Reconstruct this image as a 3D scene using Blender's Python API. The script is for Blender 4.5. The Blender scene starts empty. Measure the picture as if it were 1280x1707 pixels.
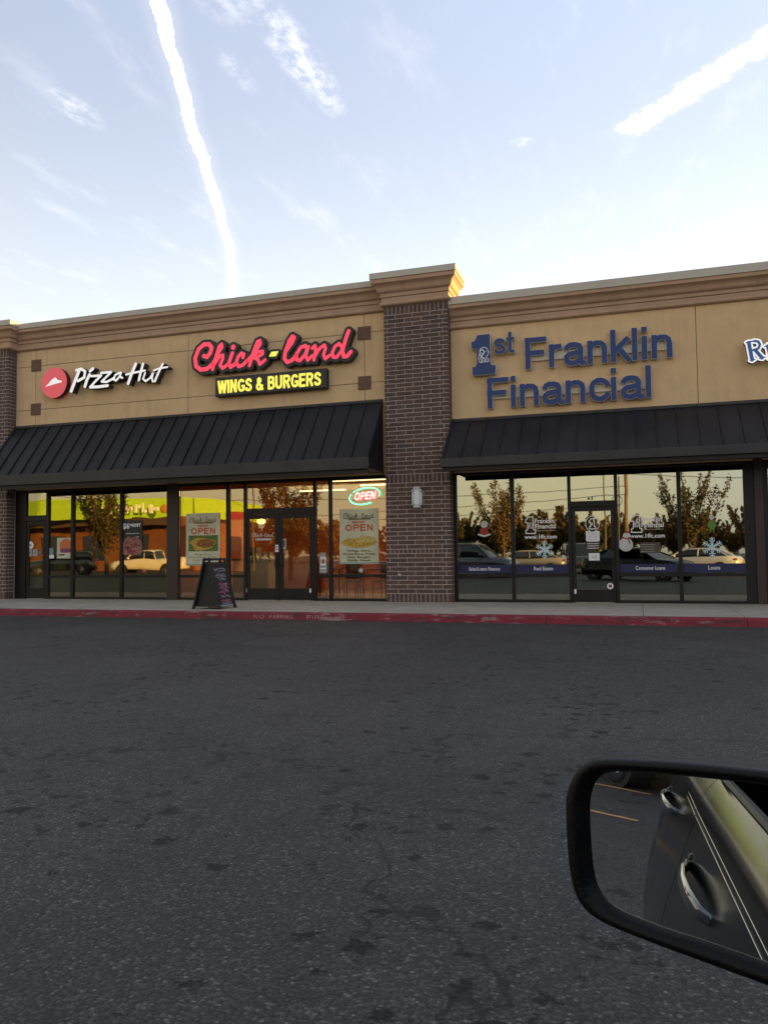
import bpy, math, random
import numpy as np
from mathutils import Vector, Matrix
from mathutils.geometry import tessellate_polygon

R = math.radians
random.seed(7)
SC = bpy.context.scene
COL = SC.collection

# ------------------------------------------------------------------ camera
cam = bpy.data.cameras.new('camera')
cam.sensor_fit = 'VERTICAL'; cam.sensor_height = 32.0
cam.lens = 1318.8 / 1707 * 32.0
cam.clip_start = 0.02; cam.clip_end = 3000
cam_o = bpy.data.objects.new('camera', cam); COL.objects.link(cam_o)
YAW, PIT, ROL = -0.31173, 0.054139, -0.0115317
_f = Vector((math.sin(YAW)*math.cos(PIT), math.cos(YAW)*math.cos(PIT), math.sin(PIT)))
_r = Vector((math.cos(YAW), -math.sin(YAW), 0)); _u = _r.cross(_f)
_r2 = _r*math.cos(ROL) + _u*math.sin(ROL); _u2 = -_r*math.sin(ROL) + _u*math.cos(ROL)
m3 = Matrix((_r2, _u2, -_f)).transposed().to_4x4()
m3.translation = Vector((0, -18, 1.2465))
cam_o.matrix_world = m3
SC.camera = cam_o

# ------------------------------------------------------------------ world and sun
SUN_AZ, SUN_EL = R(62), R(6.5)         # clockwise from +y (towards +x), low behind the shops
world = bpy.data.worlds.new('World'); SC.world = world
world.use_nodes = True
wt = world.node_tree; wt.nodes.clear()

class X:                               # small expression builder for math nodes
    def __init__(s, nt, sock): s.nt, s.s = nt, sock
    def _op(s, op, *o):
        n = s.nt.nodes.new('ShaderNodeMath'); n.operation = op
        for i, v in enumerate((s,)+o):
            if isinstance(v, X): s.nt.links.new(v.s, n.inputs[i])
            else: n.inputs[i].default_value = float(v)
        return X(s.nt, n.outputs[0])
    def __add__(s, o): return s._op('ADD', o)
    def __sub__(s, o): return s._op('SUBTRACT', o)
    def __mul__(s, o): return s._op('MULTIPLY', o)
    def __truediv__(s, o): return s._op('DIVIDE', o)
    def abs(s): return s._op('ABSOLUTE')
    def mx(s, o): return s._op('MAXIMUM', o)
    def mn(s, o): return s._op('MINIMUM', o)
    def pw(s, o): return s._op('POWER', o)
    def step(s, a, b):                 # smoothstep from a (0) to b (1)
        n = s.nt.nodes.new('ShaderNodeMapRange'); n.interpolation_type = 'SMOOTHSTEP'
        s.nt.links.new(s.s, n.inputs[0])
        lo, hi = (a, b) if a < b else (b, a)
        n.inputs[1].default_value = lo; n.inputs[2].default_value = hi
        n.inputs[3].default_value = 0 if a < b else 1; n.inputs[4].default_value = 1 if a < b else 0
        return X(s.nt, n.outputs[0])

def nnoise(nt, vec, scale, detail=4, rough=.55, w=None):
    n = nt.nodes.new('ShaderNodeTexNoise'); n.inputs['Scale'].default_value = scale
    n.inputs['Detail'].default_value = detail; n.inputs['Roughness'].default_value = rough
    if vec is not None: nt.links.new(vec, n.inputs['Vector'])
    return X(nt, n.outputs['Fac'])

def mixc(nt, fac, a, b):
    n = nt.nodes.new('ShaderNodeMix'); n.data_type = 'RGBA'
    for i, v in ((0, fac), (6, a), (7, b)):
        if isinstance(v, X): v = v.s
        if isinstance(v, (int, float)): n.inputs[i].default_value = v
        elif isinstance(v, tuple): n.inputs[i].default_value = (*v[:3], 1)
        else: nt.links.new(v, n.inputs[i])
    return n.outputs[2]

def build_sky():
    nt = wt
    out = nt.nodes.new('ShaderNodeOutputWorld'); bg = nt.nodes.new('ShaderNodeBackground')
    sky = nt.nodes.new('ShaderNodeTexSky'); sky.sky_type = 'NISHITA'; sky.sun_disc = False
    sky.sun_elevation = SUN_EL; sky.sun_rotation = SUN_AZ
    sky.air_density = 1.0; sky.dust_density = 1.2; sky.ozone_density = 2.0
    tc = nt.nodes.new('ShaderNodeTexCoord')
    sep = nt.nodes.new('ShaderNodeSeparateXYZ'); nt.links.new(tc.outputs['Generated'], sep.inputs[0])
    dx, dy, dz = (X(nt, sep.outputs[i]) for i in range(3))
    zc = dz.mx(0.03)
    qx, qy = dx/zc, dy/zc              # where the ray meets a flat cloud layer one unit up
    cv = nt.nodes.new('ShaderNodeCombineXYZ'); nt.links.new(qx.s, cv.inputs[0]); nt.links.new(qy.s, cv.inputs[1])
    q = cv.outputs[0]
    # first vapour trail: a long wavering line, x as a cubic of y
    ys = np.array([1.0,1.181,1.255,1.358,1.457,1.545,1.682,1.811,1.964,2.142,2.373,2.56])
    xs = np.array([-.71,-.798,-.834,-.876,-.913,-.946,-1.006,-1.065,-1.124,-1.192,-1.298,-1.4])
    c = np.polyfit(ys, xs, 3)
    cx = ((qy*c[0] + c[1])*qy + c[2])*qy + c[3]
    n1 = nnoise(nt, q, 28, 5, .7); n2 = nnoise(nt, q, 6, 3, .5)
    n6 = nnoise(nt, q, 110, 3, .6)
    d1 = (qx - cx + (n2 - .5)*.034).abs() + (n1 - .5)*.012 + (n6 - .5)*.010
    t1 = d1.step(.0175, .0115) * qy.step(2.8, 2.45)*1.0
    soft1 = d1.step(.05, .015)*.06
    # second trail, wider and older
    s2 = (qx + qy - 1.924)*.7071       # across
    a2 = (qx - qy + 1.93)*.7071        # along, 0 at the near end
    n5 = nnoise(nt, q, 75, 4, .65)
    d2 = s2.abs() + (n1 - .5)*.085 + (n2 - .5)*.04 + (n5 - .5)*.02
    t2 = d2.step(.036, .029) * (a2 + (n1 - .5)*.06).step(-.012, .02)
    soft2 = d2.step(.06, .03)*.06*a2.step(-.08, .05)
    # wisps
    mp = nt.nodes.new('ShaderNodeMapping'); nt.links.new(q, mp.inputs[0])
    mp.inputs['Rotation'].default_value = (0, 0, R(12)); mp.inputs['Scale'].default_value = (3.2, 1.1, 1)
    n3 = nnoise(nt, mp.outputs[0], 2.6, 7, .62)
    n4 = nnoise(nt, q, 14, 6, .65)
    def blob(x, y, rx, ry, k):
        return (((qx-x)/rx).pw(2) + ((qy-y)/ry).pw(2)).step(1.0, 0.0)*k
    sw = blob(-.625, 1.42, .055, .26, 1.0).mx(blob(-.68, 1.2, .07, .14, .5)).mx(blob(-1.17, 1.42, .05, .11, .6)).mx(blob(-.765, 1.42, .03, .1, .5)).mx(blob(-.248, 1.89, .035, .03, .9))
    n7 = nnoise(nt, mp.outputs[0], 11, 8, .68)
    wisp = sw * (n7*.8 + n4*.5 + n1*.2).step(.62, 1.02)
    cir = n3.step(.5, .85)*.13
    cloud = t1.mx(t2).mx(wisp*.5).mx(soft1).mx(soft2).mx(cir)
    cloud = cloud * dz.step(0.0, .12)
    # thin high haze that whitens the lower sky
    sunny = (dx*math.sin(SUN_AZ) + dy*math.cos(SUN_AZ))*.5 + .5
    veil = (dz.mx(0)*-.32 + .95).mx(.72)
    lum = nt.nodes.new('ShaderNodeRGBToBW'); nt.links.new(sky.outputs[0], lum.inputs[0])
    L = X(nt, lum.outputs[0])
    def tint(k, r, g, b):
        cc = nt.nodes.new('ShaderNodeCombineColor')
        for i, v in enumerate((r, g, b)):
            nt.links.new((L*(k*v)).s, cc.inputs[i])
        return cc.outputs[0]
    L = L*(sunny.step(.08, .80)*2.3 + .62)
    L = L/(L*1.15 + 1)*2.0*(dz.step(.52,.20)*.27 + .77)
    base = mixc(nt, veil, sky.outputs[0], mixc(nt, sunny.step(.22,.42), mixc(nt, dz.step(.05,.5), tint(1.0, 1.22, 1.0, .66), tint(1.0, 1.12, 1.0, .84)), mixc(nt, dz.step(.26,.60), tint(1.0, .97, 1.0, 1.05), tint(1.0, .94, .975, 1.17))))
    L = (L*1.6).mx(2.6)
    fin = mixc(nt, cloud, base, tint(1.0, 1.02, 1.0, .98))
    nt.links.new(fin, bg.inputs['Color']); bg.inputs['Strength'].default_value = SKY
    nt.links.new(bg.outputs[0], out.inputs[0])
SKY = 0.12
build_sky()

sun = bpy.data.lights.new('sun', 'SUN'); sun.energy = 2.0; sun.angle = R(0.5); sun.color = (1, .62, .16)
sun_o = bpy.data.objects.new('sun', sun); COL.objects.link(sun_o)
sd = Vector((math.sin(SUN_AZ)*math.cos(SUN_EL), math.cos(SUN_AZ)*math.cos(SUN_EL), math.sin(SUN_EL)))
sun_o.rotation_euler = sd.to_track_quat('Z', 'Y').to_euler()
sun_o.location = (30, 20, 20)

SC.view_settings.view_transform = 'Standard'; SC.view_settings.look = 'None'
SC.view_settings.exposure = 2.72; SC.view_settings.gamma = 1
SC.view_settings.use_curve_mapping = False
SC.render.engine = 'CYCLES'
SC.cycles.use_denoising = True
SC.cycles.max_bounces = 8; SC.cycles.transparent_max_bounces = 12
SC.cycles.sample_clamp_indirect = 8

# ------------------------------------------------------------------ materials
MATS = {}
def mat(name, col, rough=.7, metal=0.0, var=.12, vscale=3.0, bump=0.0, bscale=60, emit=None, estr=0, spec=.5, dirt=0.0, coat=0, streak=0):
    if name in MATS: return MATS[name]
    m = bpy.data.materials.new(name); m.use_nodes = True; nt = m.node_tree
    b = nt.nodes['Principled BSDF']
    tc = nt.nodes.new('ShaderNodeTexCoord'); v = tc.outputs['Object']
    geo = nt.nodes.new('ShaderNodeNewGeometry'); gp = geo.outputs['Position']
    n = nnoise(nt, gp, vscale, 5, .6)
    lo = tuple(c*(1-var) for c in col); hi = tuple(min(1, c*(1+var)) for c in col)
    c = mixc(nt, n.step(.3, .7), lo, hi)
    if streak:
        mp = nt.nodes.new('ShaderNodeMapping'); nt.links.new(gp, mp.inputs[0]); mp.inputs['Scale'].default_value = (1, 1, .10)
        c = mixc(nt, nnoise(nt, mp.outputs[0], 4.5, 6, .65).step(.48, .78)*streak, c, tuple(x*.5 for x in col))
    if dirt:
        d = nnoise(nt, gp, vscale*.27, 6, .7).step(.5, .8)*dirt
        c = mixc(nt, d, c, tuple(x*.45 for x in col))
    nt.links.new(c, b.inputs['Base Color'])
    rr = (n*.16 + (rough-.08)); nt.links.new(rr.s, b.inputs['Roughness'])
    b.inputs['Metallic'].default_value = metal
    b.inputs['Specular IOR Level'].default_value = spec
    if coat: b.inputs['Coat Weight'].default_value = coat; b.inputs['Coat Roughness'].default_value = .03
    if bump:
        bn = nt.nodes.new('ShaderNodeBump'); bn.inputs['Strength'].default_value = bump; bn.inputs['Distance'].default_value = .01
        nt.links.new(nnoise(nt, gp, bscale, 4, .6).s, bn.inputs['Height']); nt.links.new(bn.outputs[0], b.inputs['Normal'])
    if emit:
        b.inputs['Emission Color'].default_value = (*emit, 1); b.inputs['Emission Strength'].default_value = estr
    MATS[name] = m
    return m

def glass(name, refl, gcol, tcol, wav=.0016):
    m = bpy.data.materials.new(name); m.use_nodes = True; nt = m.node_tree
    nt.nodes.remove(nt.nodes['Principled BSDF']); out = nt.nodes['Material Output']
    g = nt.nodes.new('ShaderNodeBsdfGlossy'); g.inputs['Roughness'].default_value = 0.012; g.inputs['Color'].default_value = (*gcol, 1)
    t = nt.nodes.new('ShaderNodeBsdfTransparent'); t.inputs['Color'].default_value = (*tcol, 1)
    mx = nt.nodes.new('ShaderNodeMixShader')
    fr = nt.nodes.new('ShaderNodeFresnel'); fr.inputs[0].default_value = 1.5
    k = X(nt, fr.outputs[0])*1.2 + refl
    k = k.mn(1.0)
    nt.links.new(k.s, mx.inputs[0]); nt.links.new(t.outputs[0], mx.inputs[1]); nt.links.new(g.outputs[0], mx.inputs[2])
    geo = nt.nodes.new('ShaderNodeNewGeometry')
    bn = nt.nodes.new('ShaderNodeBump'); bn.inputs['Strength'].default_value = 1.0; bn.inputs['Distance'].default_value = wav
    nt.links.new(nnoise(nt, geo.outputs['Position'], 1.1, 1, .4).s, bn.inputs['Height']); nt.links.new(bn.outputs[0], g.inputs['Normal'])
    nt.links.new(mx.outputs[0], out.inputs[0]); MATS[name] = m
    return m

STUCCO = mat('stucco', (.70,.47,.25), .9, var=.05, vscale=2.2, bump=.7, bscale=110, dirt=.28, streak=.34)
TRIM = mat('cornice_paint', (.47,.295,.185), .85, var=.06, vscale=2, bump=.5, bscale=110, dirt=.25, streak=.25)
TILE = mat('accent_tile', (.15,.082,.052), .85, var=.1, vscale=9, bump=.3, bscale=120)
CAPM = mat('coping_metal', (.50,.44,.35), .55, var=.05, vscale=2)
MORTAR = mat('mortar', (.60,.475,.42), .95, var=.12, vscale=30, bump=.5, bscale=200)
BRICKS = [mat('brick_%s' % n, c, .88, var=.28, vscale=22, bump=.8, bscale=150, dirt=.4) for n, c in
          (('dark', (.098,.059,.046)), ('mid', (.110,.066,.050)), ('warm', (.120,.069,.049)), ('deep', (.090,.056,.045)))]
AWN = mat('awning_metal', (.011,.010,.012), .5, var=.5, vscale=1.1, spec=.35, streak=.3, bump=.12, bscale=2.2)
FASC = mat('fascia_metal', (.026,.024,.022), .55, var=.3, vscale=1.2, streak=.3)
FRAME = mat('bronze_frame', (.012,.009,.008), .45, var=.2, vscale=4, spec=.3)
POSTM = mat('brown_post', (.035,.021,.015), .55, var=.1)
SOFF = mat('soffit_metal', (.028,.017,.012), .8, var=.1)
CONC = mat('sidewalk_concrete', (.36,.31,.245), .92, var=.10, vscale=3, bump=.4, bscale=90, dirt=.45)
BLACKP = mat('black_plastic', (.012,.012,.013), .5, var=.2, vscale=20)
WHITEP = mat('white_acrylic', (.86,.83,.80), .4, var=.02, emit=(1,.95,.92), estr=.07)
REDP = mat('red_acrylic', (.62,.075,.09), .4, var=.04, emit=(1,.12,.15), estr=.05)
PINKP = mat('coral_acrylic', (.80,.045,.085), .4, var=.04, emit=(1,.06,.12), estr=.10)
YELP = mat('yellow_acrylic', (.84,.76,.08), .4, var=.04, emit=(1,.9,.12), estr=.10)
SIGNBLK = mat('sign_black', (.022,.020,.021), .5, var=.15)
NAVY = mat('navy_face', (.006,.032,.15), .45, var=.05)
SILV = mat('pale_return', (.55,.54,.50), .5, var=.05)
BLUES = mat('blue_face', (.03,.15,.45), .4, var=.05)
DECW = mat('white_vinyl', (.80,.80,.78), .6, var=.03)
PAPER = mat('paper', (.72,.75,.75), .8, var=.05)
GLASS_L = glass('storefront_glass', .185, (.98,.94,.72), (.74,.66,.55))
GLASS_R = glass('tinted_glass', .345, (.93,.97,.84), (.30,.29,.26), .0008)

# ------------------------------------------------------------------ mesh helpers
class MB:
    def __init__(s): s.v, s.f = [], []
    def add(s, vs, fs):
        k = len(s.v); s.v += [tuple(p) for p in vs]; s.f += [tuple(i+k for i in f) for f in fs]; return s
    def box(s, x0, y0, z0, x1, y1, z1):
        return s.add([(x0,y0,z0),(x1,y0,z0),(x1,y1,z0),(x0,y1,z0),(x0,y0,z1),(x1,y0,z1),(x1,y1,z1),(x0,y1,z1)],
                     [(0,3,2,1),(4,5,6,7),(0,1,5,4),(1,2,6,5),(2,3,7,6),(3,0,4,7)])
    def bbox(s, x0, y0, z0, x1, y1, z1, b=.005):   # box with its four long front edges chamfered
        a = b
        return s.loft([[(x0+a,y0,z0+a),(x1-a,y0,z0+a),(x1-a,y0,z1-a),(x0+a,y0,z1-a)],
                       [(x0,y0+a,z0),(x1,y0+a,z0),(x1,y0+a,z1),(x0,y0+a,z1)],
                       [(x0,y1,z0),(x1,y1,z0),(x1,y1,z1),(x0,y1,z1)]], True, True)
    def loft(s, rings, closed=True, caps=True):
        n = len(rings[0]); k = len(s.v)
        for r in rings: s.v += [tuple(p) for p in r]
        for i in range(len(rings)-1):
            for j in range(n if closed else n-1):
                a = k+i*n+j; b = k+i*n+(j+1) % n
                s.f.append((a, b, b+n, a+n))
        if caps:
            s.f.append(tuple(k+j for j in reversed(range(n)))); s.f.append(tuple(k+(len(rings)-1)*n+j for j in range(n)))
        return s
    def tube(s, pts, r, n=8, r1=None):
        pts = [Vector(p) for p in pts]; rings = []
        for i, p in enumerate(pts):
            d = (pts[min(i+1, len(pts)-1)] - pts[max(i-1, 0)]).normalized()
            a = d.cross(Vector((0,0,1)) if abs(d.z) < .9 else Vector((1,0,0))).normalized(); b = d.cross(a)
            rr = r if r1 is None else r + (r1-r)*i/(len(pts)-1)
            rings.append([p + (a*math.cos(2*math.pi*j/n) + b*math.sin(2*math.pi*j/n))*rr for j in range(n)])
        return s.loft(rings)
    def sphere(s, c, rx, ry, rz, n=12, m=8):
        rings = []
        for i in range(m+1):
            t = math.pi*i/m; q = max(math.sin(t), .01)
            rings.append([(c[0]+rx*q*math.cos(2*math.pi*j/n), c[1]+ry*q*math.sin(2*math.pi*j/n), c[2]-rz*math.cos(t)) for j in range(n)])
        return s.loft(rings)
    def mesh(s, name, m, smooth=False):
        me = bpy.data.meshes.new(name); me.from_pydata(s.v, [], s.f); me.update()
        if smooth:
            for p in me.polygons: p.use_smooth = True
        me.materials.append(m); return me
    def build(s, name, m, parent=None, smooth=False, mx=None):
        return place(name, s.mesh(name, m, smooth), parent, mx=mx)

def place(name, me, parent=None, loc=None, mx=None):
    o = bpy.data.objects.new(name, me); COL.objects.link(o)
    if parent: o.parent = parent
    if loc: o.location = loc
    if mx is not None: o.matrix_local = mx
    return o
def tag(o, label=None, cat=None, group=None, kind=None):
    if label: o['label'] = label
    if cat: o['category'] = cat
    if group: o['group'] = group
    if kind: o['kind'] = kind
    return o
def thing(name, label, cat, loc=(0,0,0), rz=0, group=None):
    o = bpy.data.objects.new(name, None); COL.objects.link(o); o.empty_display_size = .1
    o.location = loc; o.rotation_euler = (0,0,rz)
    return tag(o, label, cat, group)
def copy_tree(o, parent=None):
    c = o.copy(); COL.objects.link(c)
    if parent: c.parent = parent
    for ch in [k for k in o.children]: copy_tree(ch, c)
    return c

# --- outlines of painted and cut-out letters, from stroke distances
def _segd(px, py, a, b):
    dx, dy = b[0]-a[0], b[1]-a[1]; L = math.hypot(dx, dy) or 1e-9
    ux, uy = dx/L, dy/L
    t = (px-a[0])*ux + (py-a[1])*uy; d = (px-a[0])*uy - (py-a[1])*ux
    return t, np.abs(d), L
def sdf(prims, off, res):
    xs = [p[0] for q in prims for p in q[0]]; ys = [p[1] for q in prims for p in q[0]]
    pad = max([q[1] for q in prims])/2 + off + res*3
    x0, x1, y0, y1 = min(xs)-pad, max(xs)+pad, min(ys)-pad, max(ys)+pad
    nx, ny = int((x1-x0)/res)+2, int((y1-y0)/res)+2
    px, py = np.meshgrid(x0+np.arange(nx)*res, y0+np.arange(ny)*res)
    D = np.full(px.shape, 9.0)
    for pts, w, butt in prims:
        if w == 0:                      # filled polygon
            ins = np.zeros(px.shape, bool); dd = np.full(px.shape, 9.0)
            n = len(pts)
            for i in range(n):
                a, b = pts[i], pts[(i+1) % n]
                t, d, L = _segd(px, py, a, b); e = np.hypot(d, np.maximum(0, np.maximum(-t, t-L))); dd = np.minimum(dd, e)
                c = ((a[1] > py) != (b[1] > py)); den = (b[1]-a[1]) or 1e-9
                ins ^= c & (px < (b[0]-a[0])*(py-a[1])/den + a[0])
            D = np.minimum(D, np.where(ins, -dd, dd)); continue
        for i in range(len(pts)-1):
            t, d, L = _segd(px, py, pts[i], pts[i+1])
            over = np.maximum(-t, t-L)
            e = np.hypot(d, np.maximum(0, over)) - w/2
            if butt:
                if i == 0: e = np.where(t < 0, np.maximum(d - w/2, -t), e)
                if i == len(pts)-2: e = np.where(t > L, np.maximum(d - w/2, t-L), e)
            D = np.minimum(D, e)
    return D - off, x0, y0
def contours(D, x0, y0, res):
    ny, nx = D.shape; ins = D < 0; segs = {}
    H = ins[:-1,:-1]*1 + ins[:-1,1:]*2 + ins[1:,1:]*4 + ins[1:,:-1]*8
    tab = {1:[(3,0)],2:[(0,1)],3:[(3,1)],4:[(1,2)],5:[(3,0),(1,2)],6:[(0,2)],7:[(3,2)],8:[(2,3)],9:[(2,0)],10:[(0,1),(2,3)],11:[(2,1)],12:[(1,3)],13:[(1,0)],14:[(0,3)]}
    def key(i, j, e):
        return {0:('h',i,j),1:('v',i,j+1),2:('h',i+1,j),3:('v',i,j)}[e]
    def pos(k):
        t, i, j = k
        if t == 'h': a, b = D[i,j], D[i,j+1]; s = a/(a-b); return (x0+(j+s)*res, y0+i*res)
        a, b = D[i,j], D[i+1,j]; s = a/(a-b); return (x0+j*res, y0+(i+s)*res)
    nxt = {}
    for i, j in zip(*np.nonzero((H > 0) & (H < 15))):
        for a, b in tab[int(H[i,j])]: nxt[key(i,j,a)] = key(i,j,b)
    loops = []
    while nxt:
        k, v = nxt.popitem(); loop = [k]
        while v != k and v in nxt: loop.append(v); v = nxt.pop(v)
        if len(loop) > 5: loops.append([pos(q) for q in loop])
    return loops
def simp(P, tol):
    P = [Vector(p) for p in P]
    def rdp(a, b):
        if b <= a+1: return []
        A, B = P[a], P[b]; d = B-A; L = d.length or 1e-9
        best, bi = 0, a
        for i in range(a+1, b):
            e = abs((P[i]-A).cross(d))/L if L > 1e-6 else (P[i]-A).length
            if e > best: best, bi = e, i
        if best < tol: return []
        return rdp(a, bi)+[bi]+rdp(bi, b)
    n = len(P); far = max(range(n), key=lambda i: (P[i]-P[0]).length); P.append(P[0])
    idx = [0]+rdp(0, far)+[far]+rdp(far, n)
    return [tuple(P[i]) for i in idx]
def _area(l): return sum(l[i][0]*l[(i+1) % len(l)][1]-l[(i+1) % len(l)][0]*l[i][1] for i in range(len(l)))/2
def _inside(p, l):
    c = False; n = len(l)
    for i in range(n):
        a, b = l[i], l[(i+1) % n]
        if (a[1] > p[1]) != (b[1] > p[1]) and p[0] < (b[0]-a[0])*(p[1]-a[1])/(b[1]-a[1])+a[0]: c = not c
    return c
def shape_mesh(name, prims, depth, m, off=0, res=.01, side=None):
    """cut-out in the x-z plane: front face at y = 0, back at y = depth"""
    prims = [(p[0], p[1], (p[2] if len(p) > 2 else False)) for p in prims]
    D, x0, y0 = sdf(prims, off, res)
    loops = [simp(l, res*.12) for l in contours(D, x0, y0, res)]
    loops = [l for l in loops if len(l) > 2 and abs(_area(l)) > res*res*3]
    dep = [sum(_inside(l[0], k) for k in loops if k is not l) for l in loops]
    mb = MB(); nf = 0
    for l, d in zip(loops, dep):
        if d % 2: continue
        holes = [h for h, dh in zip(loops, dep) if dh == d+1 and _inside(h[0], l)]
        polys = [[Vector((x, z, 0)) for x, z in q] for q in [l]+holes]
        flat = [p for q in polys for p in q]
        tris = tessellate_polygon(polys)
        tris = [t if (flat[t[1]]-flat[t[0]]).cross(flat[t[2]]-flat[t[0]]).z > 0 else (t[0], t[2], t[1]) for t in tris]
        mb.add([(p.x, 0, p.y) for p in flat], tris)
        nf += len(tris)
    nfront = len(mb.f)
    if depth:
        for l, d in zip(loops, dep):
            n = len(l); ccw = _area(l) > 0
            if ccw == bool(d % 2): l = l[::-1]
            mb.add([(x, 0, z) for x, z in l]+[(x, depth, z) for x, z in l], [(i, n+i, n+(i+1) % n, (i+1) % n)for i in range(n)])
    me = mb.mesh(name, m)
    if side and depth:
        me.materials.append(side)
        for i, p in enumerate(me.polygons):
            if i >= nfront: p.material_index = 1
    return me

GL = {   # sans serif capitals and lower case as centre lines, stroke .17, cap height 1
 'F': (.68,[[(.085,0),(.085,1)],[(.0,.915),(.62,.915)],[(.0,.5),(.55,.5)]]),
 'r': (.42,[[(.085,0),(.085,.72)],[(.085,.4),(.11,.55),(.2,.63),(.37,.645)]]),
 'a': (.66,[[(.075,.5),(.12,.6),(.2,.65),(.33,.65),(.44,.61),(.485,.52),(.485,.14),(.52,.06),(.61,.05)],[(.485,.43),(.36,.39),(.18,.36),(.09,.28),(.09,.17),(.15,.085),(.28,.07),(.4,.11),(.485,.22)]]),
 'n': (.64,[[(.085,0),(.085,.72)],[(.085,.45),(.13,.57),(.24,.64),(.38,.63),(.46,.56),(.485,.44),(.485,0)]]),
 'k': (.58,[[(.085,0),(.085,1)],[(.5,.72),(.1,.3)],[(.24,.42),(.52,0)]]),
 'l': (.26,[[(.085,0),(.085,1)]]),
 'i': (.26,[[(.085,0),(.085,.72)],[(.085,.85),(.085,1)]]),
 'c': (.60,[[(.53,.47),(.48,.58),(.37,.65),(.25,.65),(.14,.58),(.09,.44),(.09,.28),(.14,.14),(.25,.07),(.37,.07),(.48,.14),(.53,.25)]]),
 's': (.58,[[(.49,.5),(.43,.6),(.29,.65),(.15,.61),(.1,.52),(.15,.43),(.29,.375),(.44,.31),(.5,.2),(.44,.1),(.29,.065),(.14,.1),(.08,.21)]]),
 't': (.42,[[(.2,.95),(.2,.17),(.25,.08),(.4,.075)],[(.03,.65),(.39,.65)]]),
 'W': (.96,[[(.07,1),(.25,0)],[(.25,0),(.45,.98)],[(.45,.98),(.65,0)],[(.65,0),(.83,1)]]),
 'I': (.28,[[(.1,0),(.1,1)]]),
 'N': (.74,[[(.1,0),(.1,1)],[(.12,.97),(.53,.03)],[(.55,0),(.55,1)]]),
 'G': (.76,[[(.58,.74),(.5,.86),(.37,.91),(.22,.86),(.12,.7),(.1,.5),(.12,.3),(.22,.14),(.36,.09),(.5,.13),(.6,.22)],[(.6,.1),(.6,.46)],[(.36,.43),(.68,.43)]]),
 'S': (.68,[[(.54,.7),(.47,.86),(.3,.92),(.15,.85),(.1,.72),(.16,.6),(.3,.52),(.46,.44),(.53,.3),(.47,.14),(.31,.08),(.14,.13),(.07,.3)]]),
 '&': (.8,[[(.66,.02),(.2,.68),(.2,.82),(.3,.92),(.42,.84),(.42,.7),(.3,.58),(.13,.42),(.1,.24),(.2,.1),(.36,.08),(.5,.18),(.62,.42)]]),
 'B': (.72,[[(.1,0),(.1,1)],[(.1,.92),(.4,.92),(.52,.84),(.52,.64),(.4,.54),(.1,.54)],[(.38,.54),(.55,.44),(.57,.2),(.42,.08),(.1,.08)]]),
 'U': (.74,[[(.1,1),(.1,.32),(.18,.13),(.33,.08),(.48,.13),(.56,.32),(.56,1)]]),
 'R': (.74,[[(.1,0),(.1,1)],[(.1,.92),(.42,.92),(.55,.84),(.55,.6),(.42,.5),(.1,.5)],[(.36,.5),(.56,0)]]),
 'E': (.66,[[(.1,0),(.1,1)],[(.0,.92),(.58,.92)],[(.0,.52),(.53,.52)],[(.0,.08),(.58,.08)]]),
 'O': (.82,[[(.38,.91),(.22,.86),(.12,.7),(.1,.5),(.12,.3),(.22,.14),(.38,.09),(.54,.14),(.64,.3),(.66,.5),(.64,.7),(.54,.86),(.38,.91)]]),
 'P': (.70,[[(.1,0),(.1,1)],[(.1,.92),(.42,.92),(.55,.82),(.55,.58),(.42,.47),(.1,.47)]]),
 'A': (.8,[[(.06,0),(.37,.98)],[(.37,.98),(.68,0)],[(.16,.26),(.58,.26)]]),
 'K': (.74,[[(.1,0),(.1,1)],[(.6,1),(.12,.4)],[(.28,.58),(.62,0)]]),
 'L': (.6,[[(.1,1),(.1,0)],[(.0,.08),(.52,.08)]]),
 ' ': (.34,[]),
 'Y': (.74,[[(.05,1),(.36,.45)],[(.67,1),(.36,.45)],[(.36,.5),(.36,0)]]),
 'M': (.86,[[(.1,0),(.1,1)],[(.12,.98),(.39,.2)],[(.39,.2),(.66,.98)],[(.68,0),(.68,1)]]),
 'C': (.74,[[(.58,.72),(.5,.86),(.36,.91),(.22,.86),(.12,.7),(.1,.5),(.12,.3),(.22,.14),(.36,.09),(.5,.14),(.6,.3)]]),
}
def line_prims(text, x0, x1, z0, capz, w=.17, base1=None):
    """prims per letter; fits the run of letters into x0..x1"""
    tot = sum(GL[c][0] for c in text) - (GL[text[-1]][0] - max(p[0] for s in GL[text[-1]][1] for p in s) - w/2)
    h = capz - z0; sx = (x1-x0)/tot; x = x0; out = []
    for c in text:
        adv, st = GL[c]
        if st: out.append([([(x+p[0]*sx, z0+p[1]*h) for p in s], w*min(h*1.04, (sx+h)/2), True) for s in st])
        x += adv*sx
    return out

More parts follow.
